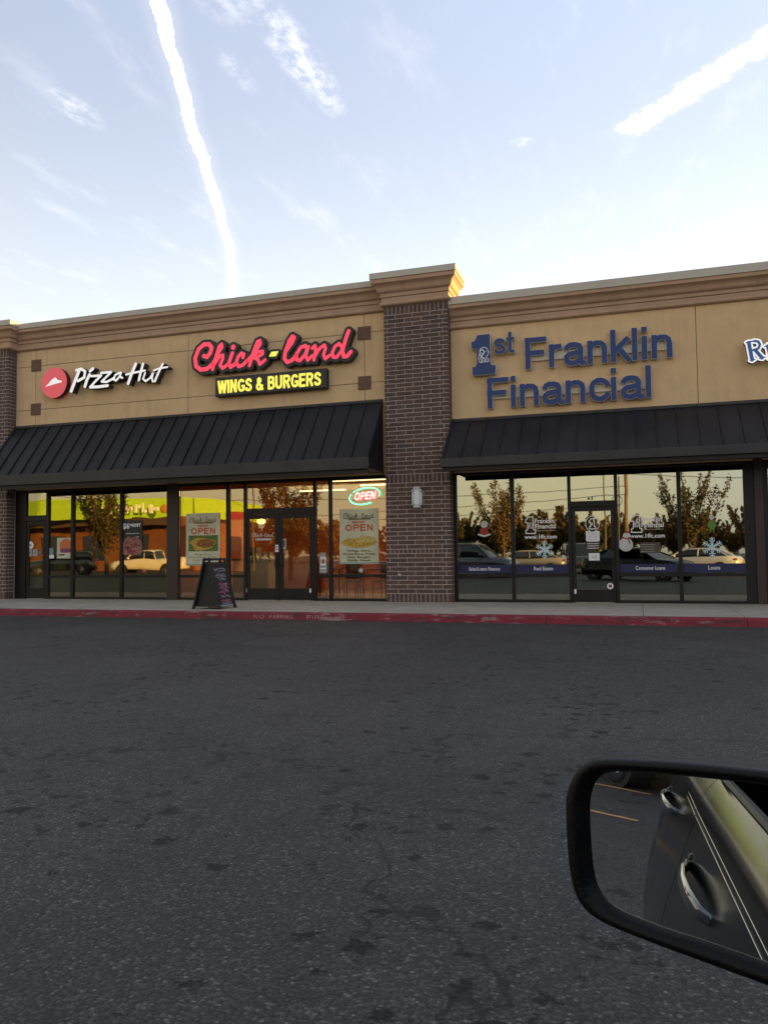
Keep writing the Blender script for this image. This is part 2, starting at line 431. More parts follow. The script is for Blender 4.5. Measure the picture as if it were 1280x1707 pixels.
# --- small print (flat lettering) with the built-in font, converted all together at the end
PENDING = []
def text(body, x, z, y, size, m, parent, width=None, bold=.0, name='lettering', rx=R(90), rz=0, align='CENTER'):
    c = bpy.data.curves.new(name, 'FONT'); c.body = body; c.size = size; c.offset = bold; c.align_x = align; c.align_y = 'CENTER'
    c.resolution_u = 2; c.fill_mode = 'FRONT' if False else 'BOTH'
    o = bpy.data.objects.new(name, c); COL.objects.link(o); o.parent = parent
    o.location = (x, y, z); o.rotation_euler = (rx, 0, rz)
    PENDING.append((o, m, width)); return o
def flush_text():
    dg = bpy.context.evaluated_depsgraph_get()
    for o, m, width in PENDING:
        me = bpy.data.meshes.new_from_object(o.evaluated_get(dg))
        me.materials.clear(); me.materials.append(m)
        if width:
            xs = [v.co.x for v in me.vertices]; w = max(xs)-min(xs)
            s = width/w
            for v in me.vertices: v.co.x *= s
        n = bpy.data.objects.new(o.name, me); COL.objects.link(n); n.parent = o.parent
        n.location = o.location.copy(); n.rotation_euler = o.rotation_euler.copy()
        nm = o.name; bpy.data.objects.remove(o); n.name = nm.split('.')[0]

# ================================================================== GROUND
def asphalt():
    m = bpy.data.materials.new('asphalt'); m.use_nodes = True; nt = m.node_tree; b = nt.nodes['Principled BSDF']
    geo = nt.nodes.new('ShaderNodeNewGeometry'); P = geo.outputs['Position']
    big = nnoise(nt, P, .28, 5, .6); mid = nnoise(nt, P, 2.3, 5, .65)
    fine = nnoise(nt, P, 85, 3, .7)
    vo = nt.nodes.new('ShaderNodeTexVoronoi'); vo.voronoi_dimensions = '2D'; vo.inputs['Scale'].default_value = 88; nt.links.new(P, vo.inputs['Vector'])
    sep = nt.nodes.new('ShaderNodeSeparateColor'); nt.links.new(vo.outputs['Color'], sep.inputs[0])
    st = X(nt, sep.outputs[0])         # one brightness per stone
    edge = X(nt, vo.outputs['Distance'])
    grain = nnoise(nt, P, 42, 4, .8)
    v = st.pw(3.0)*.9 + .58 + st.step(.94, .99)*.85
    v = v * (edge.step(.8, .3)*.55 + .5)
    v = v * (mid*.7 + .65) * (big*1.1 + .45) * (nnoise(nt, P, .9, 4, .7)*.5 + .75) * (fine*.7 + .65) * (grain*1.1 + .45)
    # oil drips and dark patches of uneven size
    sp = nnoise(nt, P, 1.0, 2, .5).step(.50, .60) * nnoise(nt, P, 9, 5, .65).step(.55, .63)
    vs = nt.nodes.new('ShaderNodeTexVoronoi'); vs.voronoi_dimensions = '2D'; vs.inputs['Scale'].default_value = 5.2; vs.inputs['Randomness'].default_value = 1.0
    vn = nt.nodes.new('ShaderNodeTexNoise'); vn.inputs['Scale'].default_value = 22; vn.inputs['Detail'].default_value = 5; nt.links.new(P, vn.inputs['Vector'])
    va = nt.nodes.new('ShaderNodeVectorMath'); va.operation = 'MULTIPLY_ADD'; nt.links.new(vn.outputs['Color'], va.inputs[0]); va.inputs[1].default_value = (.20,.15,0); nt.links.new(P, va.inputs[2]); nt.links.new(va.outputs[0], vs.inputs['Vector'])
    vsc = nt.nodes.new('ShaderNodeSeparateColor'); nt.links.new(vs.outputs['Color'], vsc.inputs[0])
    rad = X(nt, vsc.outputs[0]).pw(5)*.26 + .05
    drip = (X(nt, vs.outputs['Distance']) - rad).step(.035, -.02) * X(nt, vsc.outputs[1]).step(.35, .45) * nnoise(nt, P, .45, 3, .5).step(.44, .54)
    sp = sp.mx(drip)
    sp2 = nnoise(nt, P, 15, 2, .5).step(.69, .75)*.8
    v = v * (X(nt, (sp.mx(sp2*nnoise(nt, P, .5, 2, .5).step(.42,.6))).s)*-.86 + 1)
    # fine cracks
    wv = nt.nodes.new('ShaderNodeTexVoronoi'); wv.voronoi_dimensions = '2D'; wv.feature = 'DISTANCE_TO_EDGE'; wv.inputs['Scale'].default_value = .24
    wn = nt.nodes.new('ShaderNodeTexNoise'); wn.inputs['Scale'].default_value = 1.3; wn.inputs['Detail'].default_value = 6; nt.links.new(P, wn.inputs['Vector'])
    ad = nt.nodes.new('ShaderNodeVectorMath'); ad.operation = 'MULTIPLY_ADD'; nt.links.new(wn.outputs['Color'], ad.inputs[0])
    ad.inputs[1].default_value = (1.6,1.6,0); nt.links.new(P, ad.inputs[2]); nt.links.new(ad.outputs[0], wv.inputs['Vector'])
    cr = X(nt, wv.outputs['Distance']).step(.0055, .0018) * big.step(.36,.50)
    v = v * (cr*-.6 + 1)
    cc = nt.nodes.new('ShaderNodeCombineColor')
    for i, k in enumerate((.0585, .0552, .0520)): nt.links.new((v*(k*1.0)).s, cc.inputs[i])
    nt.links.new(cc.outputs[0], b.inputs['Base Color'])
    nt.links.new((fine*.25+.55).s, b.inputs['Roughness']); b.inputs['Specular IOR Level'].default_value = .33
    bn = nt.nodes.new('ShaderNodeBump'); bn.inputs['Strength'].default_value = .75; bn.inputs['Distance'].default_value = .003
    nt.links.new((edge.step(.9,.1) + fine*.6).s, bn.inputs['Height']); nt.links.new(bn.outputs[0], b.inputs['Normal'])
    return m
ASPH = asphalt()
g = MB().add([(-600,-600,0),(600,-600,0),(600,-3.74,0),(-600,-3.74,0)], [(0,1,2,3)])
tag(g.build('asphalt_lot', ASPH), kind='structure')
g = MB().add([(-600,-3.74,-.01),(600,-3.74,-.01),(600,600,-.01),(-600,600,-.01)], [(0,1,2,3)])
tag(g.build('ground', mat('dark_soil', (.05,.045,.035), .95)), kind='structure')
# sidewalk: slabs with joints, and the red kerb
sw = thing('sidewalk', None, None); tag(sw, kind='structure')
xs = [-34+1.62*i for i in range(40)]
for i in range(len(xs)-1):
    a, b = xs[i]+.004, xs[i+1]-.004
    MB().bbox(0,0,0,.001,.001,.001)
    k = MB().loft([[(a,-3.58,.0),(b,-3.58,.0),(b,.3,.0),(a,.3,.0)],[(a,-3.58,.134),(b,-3.58,.134),(b,.3,.134),(a,.3,.134)],[(a+.006,-3.575,.14),(b-.006,-3.575,.14),(b-.006,.3,.14),(a+.006,.3,.14)]])
    k.build('slab', CONC, sw)
MB().box(-34,-3.57,.0,30.7,.3,.128).build('slab_bed', mat('joint_filler', (.10,.09,.08), .95), sw)
def redpaint():
    m = bpy.data.materials.new('worn_red_paint'); m.use_nodes = True; nt = m.node_tree; b = nt.nodes['Principled BSDF']
    geo = nt.nodes.new('ShaderNodeNewGeometry'); P = geo.outputs['Position']
    mp = nt.nodes.new('ShaderNodeMapping'); nt.links.new(P, mp.inputs[0]); mp.inputs['Scale'].default_value = (1,1,6)
    w = nnoise(nt, mp.outputs[0], 3.0, 8, .72); a = nnoise(nt, P, .45, 3, .5)
    chip = (w + a*.3).step(.70, .77)
    c = mixc(nt, nnoise(nt, P, 9, 4, .6), (.15,.008,.015), (.24,.016,.028))
    c = mixc(nt, chip*.8, c, (.30,.20,.18))
    blk = nnoise(nt, mp.outputs[0], 1.3, 8, .8).step(.49, .62)*.85
    c = mixc(nt, blk, c, (.045,.02,.02))
    nt.links.new(c, b.inputs['Base Color']); b.inputs['Roughness'].default_value = .75
    bn = nt.nodes.new('ShaderNodeBump'); bn.inputs['Strength'].default_value = .5; bn.inputs['Distance'].default_value = .006
    nt.links.new(w.s, bn.inputs['Height']); nt.links.new(bn.outputs[0], b.inputs['Normal'])
    return m
kerb = thing('kerb', None, None); tag(kerb, kind='structure')
REDK = redpaint()
xs = [-34+3.24*i for i in range(21)]
for i in range(20):
    a, b = xs[i]+.003, xs[i+1]-.003
    k = MB().loft([[(a,-3.80,-.02),(a,-3.77,.115),(a,-3.755,.135),(a,-3.73,.142),(a,-3.583,.142),(a,-3.583,-.02)],
                   [(b,-3.80,-.02),(b,-3.77,.115),(b,-3.755,.135),(b,-3.73,.142),(b,-3.583,.142),(b,-3.583,-.02)]])
    k.build('kerb_stone', REDK, kerb)
WORNW = mat('worn_white_paint', (.34,.20,.19), .85, var=.35, vscale=30)
GLc = GL
def curb_text(s, x0, x1):
    for pr in line_prims(s, x0, x1, .02, .10, .15):
        me = shape_mesh('lettering', pr, 0, WORNW, res=.008)
        o = place('lettering', me, kerb, loc=(0,-3.797,.0)); o.rotation_euler = (R(-12),0,0)
curb_text('NO PAR', -7.36, -6.75) if False else None
curb_text('NO', -7.33, -7.08); curb_text('PARKING', -6.98, -6.46); curb_text('FIRE', -6.18, -5.78); curb_text('LANE', -5.68, -5.36)

# painted bay lines behind the car
YLW = mat('orange_line_paint', (.50,.25,.07), .8, var=.25, vscale=12)
ln = thing('parking_lines', None, None); tag(ln, kind='structure')
def stripe(x0, y0, x1, y1, w=.1, m=YLW):
    d = Vector((x1-x0, y1-y0)).normalized(); n = Vector((-d.y, d.x))*w/2
    MB().add([(x0+n.x,y0+n.y,.004),(x0-n.x,y0-n.y,.004),(x1-n.x,y1-n.y,.004),(x1+n.x,y1+n.y,.004)], [(0,1,2,3)]).build('line', m, ln)
for k in range(3):
    stripe(-9.1-1.30*k, -18.84-1.08*k, -5.42-1.30*k, -21.42-1.08*k, .075)
for k in range(10): stripe(3.5+2.9*k, -30, 3.5+2.9*k, -25)

# ================================================================== BUILDING
bld = thing('shop_building', 'long tan stucco strip mall building with dark brick pillars and black metal awnings', 'building')
XL, XR = -5.66, -4.10
PL0, PL1 = -18.27, -16.71            # left pier
Z0, CH = .14, .10294
BW = [p*1.0505 for p in (.085,.4,.4,.4,.2)]
BW2 = [p*1.0505 for p in (.275,.4,.4,.295,.115)]
J = .0108
_bm = {}
def brick_mesh(w, h, m):
    k = (round(w,3), round(h,3), m.name)
    if k not in _bm:
        _bm[k] = MB().bbox(-w/2+J/2, 0, J/2, w/2-J/2, .09, h-J/2, .004).mesh('brick', m)
    return _bm[k]
def pillar(name, x0, x1, singles):
    p = thing(name, None, None); p.parent = bld
    core = MB().box(x0+.005, -.2955, Z0, x1-.007, .02, Z0+68*CH)
    core.build('mortar', MORTAR, p)
    rows = []; z = 0
    plan = [('S',2)] + [('r',1)]*9 + [('K',1)] + [('r',1)]*14 + [('r',1),('S',2)] + [('r',1)]*37 + [('S',2)]
    rest = {m: MB() for m in BRICKS}
    par = 0
    for kind, n in plan:
        zz = Z0 + z*CH; h = n*CH
        if kind == 'r':
            ws = BW if par else BW2; par ^= 1
        elif kind == 'S': ws = [1.56/15]*15
        else: ws = [1.56/15]*15
        x = x0; tot = sum(ws); s = (x1-x0)/tot
        for w in ws:
            w *= s; m = random.choice(BRICKS); dy = random.uniform(-.0022, .0012)
            if kind == 'K' or w < .13 and kind == 'r' or not singles:
                rest[m].bbox(x+J/2, -.3+dy, zz+J/2, x+w-J/2, -.21, zz+h-J/2, .004)
            else:
                place('brick', brick_mesh(w, h, m), p, loc=(x+w/2, -.3+dy, zz))
            x += w
        # returns on both sides
        for sx, so in ((x0, 1), (x1, -1)):
            for (ya, yb) in (((-.21, -.005),) if (par ^ (kind != 'r')) else ((-.21,-.1),(-.1,-.005))):
                m = random.choice(BRICKS); e = random.uniform(-.001,.001)
                a, b = (sx+e, sx+.05) if so > 0 else (sx-.05, sx+e)
                rest[m].box(a, ya+J/2, zz+J/2, b, yb-J/2, zz+h-J/2)
        z += n
    for m in BRICKS: tag(rest[m].build('brick_infill', m, p), kind='stuff')
    return p
pil = pillar('brick_pillar', XL, XR, True)
pier = pillar('brick_pillar', PL0, PL1, False)

def sweep(path, prof, name, m, parent, a=None):
    """profile (outward offset, height) swept round a plan path; outward is to the right of travel"""
    P = [Vector(p) for p in path]; rings = []
    for i, p in enumerate(P):
        d0 = (P[i]-P[i-1]).normalized() if i else (P[1]-P[0]).normalized()
        d1 = (P[i+1]-P[i]).normalized() if i < len(P)-1 else d0
        n0 = Vector((d0.y,-d0.x)); n1 = Vector((d1.y,-d1.x))
        mt = (n0+n1); mt = mt/ (1+n0.dot(n1)) if mt.length > 1e-6 else n0
        rings.append([(p.x+mt.x*o, p.y+mt.y*o, z) for o, z in prof])
    return MB().loft(rings, closed=True).build(name, m, parent)
def prof(zb, capb):
    k = capb/.625
    q = [(-.05,0),(.02,0),(.05,.012),(.072,.03),(.08,.052),(.072,.078),(.055,.094),(.04,.10),(.04,.205),(.026,.207),(.026,.219),(.06,.221),(.06,.308),
         (.085,.318),(.112,.342),(.128,.375),(.138,.415),(.155,.452),(.185,.485),(.225,.512),(.24,.522),(.24,.625),(-.05,.625)]
    return [(o, zb+z*k) for o, z in q]
def cap(zb, zt): return [(-.3,zb),(.243,zb),(.256,zb-.012),(.262,zb-.010),(.262,zt-.006),(.256,zt),(-.3,zt)]
for x0, x1, p in ((XL, XR, pil), (PL0, PL1, pier)):
    pth = [(x0,.45),(x0,-.3),(x1,-.3),(x1,.45)]
    sweep(pth, prof(7.14,.625), 'cornice', TRIM, p)
    sweep(pth, cap(7.767,7.905), 'coping', CAPM, p)
    MB().box(x0+.01,.02,3.2,x1-.01,.44,7.75).build('pillar_back', STUCCO, p)
WL = thing('facade_wall', None, None); WL.parent = bld
WR = thing('facade_wall', None, None); WR.parent = bld; WR['label'] = 'plain lower tan wall right of the brick pillar'
WF = thing('facade_wall', None, None); WF.parent = bld
GR = mat('joint_backing', (.10,.065,.04), .95)  # dark brown backing that shows in the panel joints
def wall(parent, vx, hz, y=0.0, g=.013):
    for i in range(len(vx)-1):
        for j in range(len(hz)-1):
            a = vx[i] + (g/2 if i else 0); b = vx[i+1]-(g/2 if i < len(vx)-2 else 0)
            c = hz[j] + (g/2 if j else 0); d = hz[j+1]-(g/2 if j < len(hz)-2 else 0)
            MB().bbox(a, y, c, b, y+.05, d, .003).build('wall_panel', STUCCO, parent)
    MB().box(vx[0], y+.014, hz[0], vx[-1], y+.30, hz[-1]+.3).build('wall_backing', GR, parent)
wall(WL, [PL1, -16.05, -11.15, -6.25, XL], [3.17, 5.43, 6.67, 7.14])
wall(WR, [XR, 1.27, 6.2, 11.1, 16, 24, 48], [3.13, 6.55])  # far right run is unseen, lengthened to keep low sun off the lot
wall(WF, [-34, -27.8, -22.9, PL0], [3.17, 5.43, 6.67, 7.14])
sweep([(PL1+.0,0),(XL,0)], prof(7.12,.59), 'cornice', TRIM, WL); sweep([(PL1,0),(XL,0)], cap(7.712,7.845), 'coping', CAPM, WL)
sweep([(-34,0),(PL0,0)], prof(7.12,.59), 'cornice', TRIM, WF); sweep([(-34,0),(PL0,0)], cap(7.712,7.845), 'coping', CAPM, WF)
sweep([(XR,0),(48,0)], prof(6.51,.545), 'cornice', TRIM, WR); sweep([(XR,0),(48,0)], cap(7.057,7.225), 'coping', CAPM, WR)
for x, z in ((-16.03,6.69),(-16.03,5.445),(-6.25,6.655),(-6.255,5.43)):
    MB().bbox(x-.163,-.028,z-.163,x+.163,.012,z+.163,.006).build('accent_tile', TILE, WL)
MB().box(-34,.31,6.2,48,14,6.35).build('roof', mat('roof_membrane', (.35,.34,.32), .9), bld)  # unseen roof slab, put in so sunlight cannot leak through
MB().box(-34,13.7,.0,48,14,7).build('rear_wall', STUCCO, bld)  # unseen back of the block, put in with the roof against sun leaks
MB().box(47.8,.35,.0,48,13.7,7).build('end_wall', STUCCO, bld); MB().box(-34,.35,.0,-33.8,13.7,7).build('end_wall', STUCCO, bld)

# awnings
def awning(x0, x1, zt, zf, zb, zl, label=None, depth=1.2, pitch=.41, ends=(True,True)):
    aw = thing('awning', None, None); aw.parent = bld
    if label: aw['label'] = label
    n = round((x1-x0)/pitch); w = (x1-x0)/n
    yt, yf = -.035, -depth+.02; zt2 = zt-.055
    L = math.hypot(yt-yf, zt2-zf); ny, nz = -(zt2-zf)/L, (yt-yf)/L    # outward normal
    pan = MB()
    def sl(x, k, h): return (x, yt+(yf-yt)*k+ny*h, zt2+(zf-zt2)*k+nz*h)
    a, b = .012, w-.012
    pan.loft([[sl(0,0,0),sl(.0,0,.038),sl(.018,0,.038),sl(.018,0,.004),sl(w*.5,0,.0015),sl(w,0,.004),sl(w,0,-.01)],
              [sl(0,1,0),sl(.0,1,.038),sl(.018,1,.038),sl(.018,1,.004),sl(w*.5,1,.0015),sl(w,1,.004),sl(w,1,-.01)]])
    me = pan.mesh('awning_panel', AWN)
    for i in range(n): place('awning_panel', me, aw, loc=(x0+i*w, 0, 0))
    MB().tube([sl(x1,0,.02),sl(x1,1,.02)], .022, 6).build('edge_trim', AWN, aw)
    MB().tube([sl(x0,0,.02),sl(x0,1,.02)], .028, 6).build('edge_trim', AWN, aw)
    MB().bbox(x0-.005,-.075,zt-.075,x1+.005,-.003,zt,.01).build('flashing', FASC, aw)
    MB().bbox(x0-.03,-depth-.02,zb,x1+.03,-depth+.05,zf+.012,.008).build('fascia', FASC, aw)
    MB().box(x0,-depth+.05,zl,x1,-depth+.09,zb+.04).build('drip_edge', FRAME, aw)
    MB().box(x0,-depth+.06,zb+.02,x1,-.003,zb+.035).build('soffit', SOFF, aw)
    for x, e, s in ((x0, ends[0], -1), (x1, ends[1], 1)):
        if not e: continue
        m = MB(); xa, xb = sorted((x, x-s*.012))
        m.loft([[(xa,-depth+.05,zb),(xa,-.004,zb),(xa,-.004,zt-.08),(xa,yt,zt2-.02),(xa,yf,zf-.01)],[(xb,-depth+.05,zb),(xb,-.004,zb),(xb,-.004,zt-.08),(xb,yt,zt2-.02),(xb,yf,zf-.01)]])
        e_ = m.build('end_panel', AWN, aw)
        for k in range(1, 5):
            y = -.004-k*depth/5; zz = zt2+(zf-zt2)*((yt-y)/(yt-yf))-.03
            xa, xb = sorted((x, x+s*.022)); MB().box(xa,y-.008,zb,xb,y+.008,zz).build('seam', AWN, e_)
        xa, xb = sorted((x-s*.0, x+s*.03)); MB().box(xa,-depth+.05,zb-.0,xb,-.004,zb+.03).build('bottom_rail', FASC, e_)
    return aw
awning(-16.70, -5.80, 4.99, 3.455, 3.195, 3.09, 'wider black awning over the two restaurants, left of the pillar')
awning(-4.075, 12.2, 4.39, 3.325, 3.145, 3.06, 'lower black awning right of the brick pillar')
awning(-34, -18.36, 4.99, 3.455, 3.195, 3.09)

# storefronts: panes in bronze frames
YG = .06
def bar(x0, x1, z0, z1, parent, name='mullion', m=FRAME, y0=.01, y1=.12):
    return MB().bbox(x0, y0, z0, x1, y1, z1, .004).build(name, m, parent)
def pane(x0, x1, z0, z1, parent, g, y=YG):
    nx, nz = max(2, int((x1-x0)/.15)), max(2, int((z1-z0)/.15)); a = random.uniform(-.0012,.0012); b = random.uniform(-.0012,.0012)
    return MB().box(x0-.01, y, z0-.01, x1+.01, y+.012, z1+.01).build('pane', g, parent)
TOPZ = 3.14
def storefront(label, parts, g, sill=True):
    s = thing('storefront', None, None); s.parent = bld
    if label: s['label'] = label
    x0, x1 = parts[0][1], parts[-1][2]
    bar(x0, x1, 3.085, 3.19, s, 'head_rail')
    for kind, a, b in parts:
        if kind == 'g':
            pane(a, b, .80, 3.085, s, g); pane(a, b, .21, .72, s, g); bar(a-.004, b+.004, .715, .79, s, 'sill_rail', y0=.02); bar(a-.004, b+.004, .14, .205, s, 'bottom_rail', y0=.02)
        elif kind == 'm': bar(a, b, .14, 3.084, s)
        elif kind == 'p': bar(a, b, .14, 3.17, s, 'post', POSTM, -.02, .14)
        elif kind == 't': pane(a, b, 2.47, 3.085, s, g); bar(a-.004, b+.004, 2.30, 2.45, s, 'transom_bar')
        elif kind == 'T': pane(a, b, 2.40, 3.085, s, g); bar(a-.004, b+.004, 2.26, 2.385, s, 'transom_bar')
    return s
def door(x0, x1, z1, glass_box, g, hinge, label=None, midrail=False):
    d = thing('door', None, None); d.parent = bld
    if label: d['label'] = label
    gx0, gx1, gz0, gz1 = glass_box
    bar(x0, gx0, .15, z1, d, 'stile', y0=.03, y1=.085); bar(gx1, x1, .15, z1, d, 'stile', y0=.03, y1=.085)
    bar(gx0-.002, gx1+.002, .15, gz0, d, 'bottom_rail', y0=.032, y1=.085); bar(gx0-.002, gx1+.002, gz1, z1, d, 'top_rail', y0=.032, y1=.085)
    MB().box(gx0-.01,YG-.002,gz0-.01,gx1+.01,YG+.008,gz1+.01).build('pane', g, d)
    hx = gx1+.03 if hinge == 'L' else gx0-.03
    MB().tube([(hx,.03,.95),(hx,-.03,.96),(hx,-.035,1.0),(hx,-.035,1.26),(hx,-.03,1.30),(hx,.03,1.31)], .012, 8).build('handle', mat('dark_handle',(.03,.028,.026),.3,metal=.6), d, smooth=True)
    MB().box(x0+.05,.025,.14,x1-.05,.11,.155).build('threshold', mat('worn_aluminium',(.35,.34,.32),.4,metal=.8), d)
    return d
storefront('left restaurant shop front with green reflections', [('m',-16.71,-16.34),('t',-16.34,-15.66),('m',-15.66,-15.57),('g',-15.57,-14.83),('m',-14.83,-14.74),('g',-14.74,-13.25),('m',-13.25,-13.17),('g',-13.17,-11.78),('p',-11.78,-11.45)], GLASS_L)
door(-16.33,-15.67,2.295,(-16.24,-15.76,.44,2.18),GLASS_L,'L','single glazed door beside the left brick pillar')
storefront('wings and burgers shop front with the double door', [('g',-11.43,-10.05),('m',-10.05,-9.96),('g',-9.95,-9.55),('m',-9.55,-9.48),('t',-9.48,-7.64),('m',-7.64,-7.57),('g',-7.56,-7.23),('m',-7.23,-7.16),('g',-7.15,-5.75),('m',-5.75,-5.66)], GLASS_L)
door(-9.475,-8.575,2.295,(-9.40,-8.68,.44,2.19),GLASS_L,'L','left leaf of the double door with an interior lamp behind it')
door(-8.565,-7.645,2.295,(-8.47,-7.75,.44,2.19),GLASS_L,'R','right leaf of the double door')
storefront('loan office shop front with dark tinted glass', [('m',-4.10,-4.03),('g',-4.03,-2.78),('m',-2.78,-2.70),('g',-2.70,-1.51),('m',-1.51,-1.44),('T',-1.44,-.51),('m',-.51,-.44),('g',-.44,.78),('m',.78,.86),('g',.86,2.09),('m',2.09,2.29),('p',2.29,2.46),('m',2.46,2.56)], GLASS_R)
door(-1.435,-.515,2.255,(-1.355,-.595,.43,2.16),GLASS_R,'L','dark glazed door of the loan office')
storefront(None, [('g',2.56,3.8),('m',3.8,3.88),('g',3.88,5.1),('m',5.1,5.18),('g',5.18,6.4),('m',6.4,6.6),('p',6.6,6.8),('g',6.8,8.2),('m',8.2,8.28),('g',8.28,9.7),('m',9.7,9.8),('p',9.8,12.2)], GLASS_L)
MB().box(12.2,.02,.14,48,.2,3.13).build('lower_wall', STUCCO, bld)  # unseen lower part of the run lengthened to block the sun
MB().box(-34,.02,.14,PL0,.2,3.17).build('lower_wall', STUCCO, bld)

# interiors
def room(x0, x1, wallc, floorc, ceilc, depth=7.0, z1=3.4):
    r = thing('shop_interior', None, None); r.parent = bld
    w = mat('interior_wall_%d' % int(x0*10), wallc, .9); f = mat('interior_floor_%d' % int(x0*10), floorc, .6); c = mat('interior_ceiling_%d' % int(x0*10), ceilc, .9)
    MB().box(x0,depth,.14,x1,depth+.1,z1).build('back_wall', w, r)
    MB().box(x0-.05,.16,.14,x0,depth,z1).build('side_wall', w, r); MB().box(x1,.16,.14,x1+.05,depth,z1).build('side_wall', w, r)
    MB().box(x0,.16,.05,x1,depth,.145).build('floor', f, r); MB().box(x0,.33,z1,x1,depth,z1+.05).build('ceiling', c, r)
    return r
room(-16.6,-11.65,(.10,.05,.035),(.10,.06,.05),(.12,.10,.09))
room(-11.55,-5.5,(.42,.13,.05),(.22,.12,.08),(.55,.45,.36))
room(-4.2,2.35,(.05,.045,.04),(.05,.045,.04),(.10,.095,.085))
room(2.5,9.8,(.40,.16,.07),(.22,.12,.08),(.5,.42,.33))

# ================================================================== SIGNS

PIZZA_ROOF = [([(-15.547, 6.005), (-15.427, 6.094), (-15.364, 6.164), (-15.289, 6.209), (-15.233, 6.242), (-15.183, 6.228), (-15.149, 6.172), (-14.991, 6.128), (-14.998, 6.091), (-15.155, 6.072), (-15.381, 6.033)], 0.0)]
PH_P = [([(-14.388, 6.366), (-14.522, 6.091), (-14.648, 5.815)], 0.11), ([(-14.481, 6.374), (-14.323, 6.398), (-14.201, 6.32), (-14.228, 6.155), (-14.429, 6.078)], 0.088)]
PH_i = [([(-14.057, 6.215), (-14.147, 6.062), (-14.2, 5.911)], 0.102), ([(-13.946, 6.376), (-14.04, 6.313)], 0.094)]
PH_z1 = [([(-13.998, 6.173), (-13.846, 6.167), (-13.683, 6.163)], 0.072), ([(-13.683, 6.163), (-13.863, 6.024), (-14.032, 5.874)], 0.079), ([(-14.032, 5.874), (-13.789, 5.864), (-13.472, 5.874)], 0.087)]
PH_z2 = [([(-13.684, 6.234), (-13.36, 6.232)], 0.072), ([(-13.36, 6.232), (-13.664, 5.999)], 0.071), ([(-13.664, 5.999), (-13.502, 5.974), (-13.305, 6.05)], 0.072)]
PH_a = [([(-13.083, 6.197), (-13.235, 6.142), (-13.287, 6.03), (-13.209, 5.987), (-13.103, 6.086), (-13.047, 6.188)], 0.064), ([(-13.058, 6.173), (-13.082, 6.084), (-13.011, 6.045)], 0.064)]
PH_H = [([(-12.594, 6.386), (-12.722, 6.131), (-12.826, 5.881)], 0.097), ([(-12.891, 6.126), (-12.652, 6.155), (-12.311, 6.187)], 0.063), ([(-12.368, 6.367), (-12.443, 6.138), (-12.494, 5.946)], 0.083)]
PH_u = [([(-12.304, 6.12), (-12.365, 5.966), (-12.285, 5.899), (-12.148, 5.978), (-12.062, 6.089)], 0.062), ([(-12.062, 6.089), (-12.096, 5.974), (-12.068, 5.873)], 0.062)]
PH_t = [([(-11.768, 6.316), (-11.89, 6.107), (-12.006, 5.877)], 0.075), ([(-12.042, 6.165), (-11.857, 6.209), (-11.625, 6.22)], 0.055)]
CL_C = [([(-10.559, 6.426), (-10.468, 6.389), (-10.374, 6.483), (-10.329, 6.618), (-10.407, 6.721), (-10.559, 6.728), (-10.716, 6.617), (-10.815, 6.394), (-10.79, 6.182), (-10.653, 6.074), (-10.468, 6.081), (-10.313, 6.185)], 0.102)]
CL_h = [([(-10.313, 6.185), (-10.15, 6.444), (-10.028, 6.616), (-10.044, 6.687), (-10.109, 6.642), (-10.199, 6.412), (-10.305, 6.056)], 0.081), ([(-10.244, 6.197), (-10.101, 6.378), (-10.012, 6.399), (-10.012, 6.305), (-10.089, 6.147), (-10.012, 6.057), (-9.859, 6.153)], 0.081)]
CL_i = [([(-9.738, 6.426), (-9.839, 6.173), (-9.787, 6.067), (-9.65, 6.146)], 0.092), ([(-9.714, 6.583), (-9.71, 6.572)], 0.12)]
CL_c = [([(-9.439, 6.29), (-9.411, 6.367), (-9.478, 6.402), (-9.578, 6.31), (-9.626, 6.18), (-9.559, 6.066), (-9.439, 6.092), (-9.332, 6.191)], 0.083)]
CL_k = [([(-9.32, 6.19), (-9.063, 6.429), (-8.945, 6.598), (-8.96, 6.678), (-9.031, 6.656), (-9.142, 6.408), (-9.253, 6.065)], 0.079), ([(-9.19, 6.214), (-9.024, 6.39), (-8.887, 6.399), (-8.887, 6.327), (-9.016, 6.267), (-9.103, 6.246), (-9.005, 6.18), (-8.966, 6.069), (-8.821, 6.171)], 0.074)]
CL_l = [([(-8.241, 6.344), (-8.068, 6.551), (-8.017, 6.666), (-8.071, 6.7), (-8.151, 6.601), (-8.256, 6.345), (-8.288, 6.16), (-8.212, 6.058), (-8.078, 6.099), (-7.963, 6.213)], 0.088)]
CL_a = [([(-7.671, 6.344), (-7.723, 6.434), (-7.848, 6.396), (-7.959, 6.237), (-7.964, 6.107), (-7.869, 6.07), (-7.736, 6.203), (-7.641, 6.394)], 0.082), ([(-7.641, 6.394), (-7.71, 6.172), (-7.658, 6.062), (-7.537, 6.164)], 0.075)]
CL_n = [([(-7.536, 6.35), (-7.464, 6.41), (-7.446, 6.306), (-7.493, 6.055)], 0.074), ([(-7.474, 6.134), (-7.342, 6.328), (-7.215, 6.4), (-7.186, 6.317), (-7.239, 6.158), (-7.195, 6.057), (-7.076, 6.133)], 0.074)]
CL_d = [([(-6.759, 6.313), (-6.831, 6.399), (-6.935, 6.339), (-7.009, 6.197), (-6.988, 6.08), (-6.9, 6.066), (-6.782, 6.194), (-6.722, 6.327)], 0.076), ([(-6.58, 6.687), (-6.658, 6.494), (-6.745, 6.207), (-6.71, 6.066), (-6.626, 6.069), (-6.527, 6.17)], 0.087)]
CL_dash = [([(-8.712, 6.244), (-8.642, 6.362), (-8.448, 6.363), (-8.518, 6.237)], 0.0)]
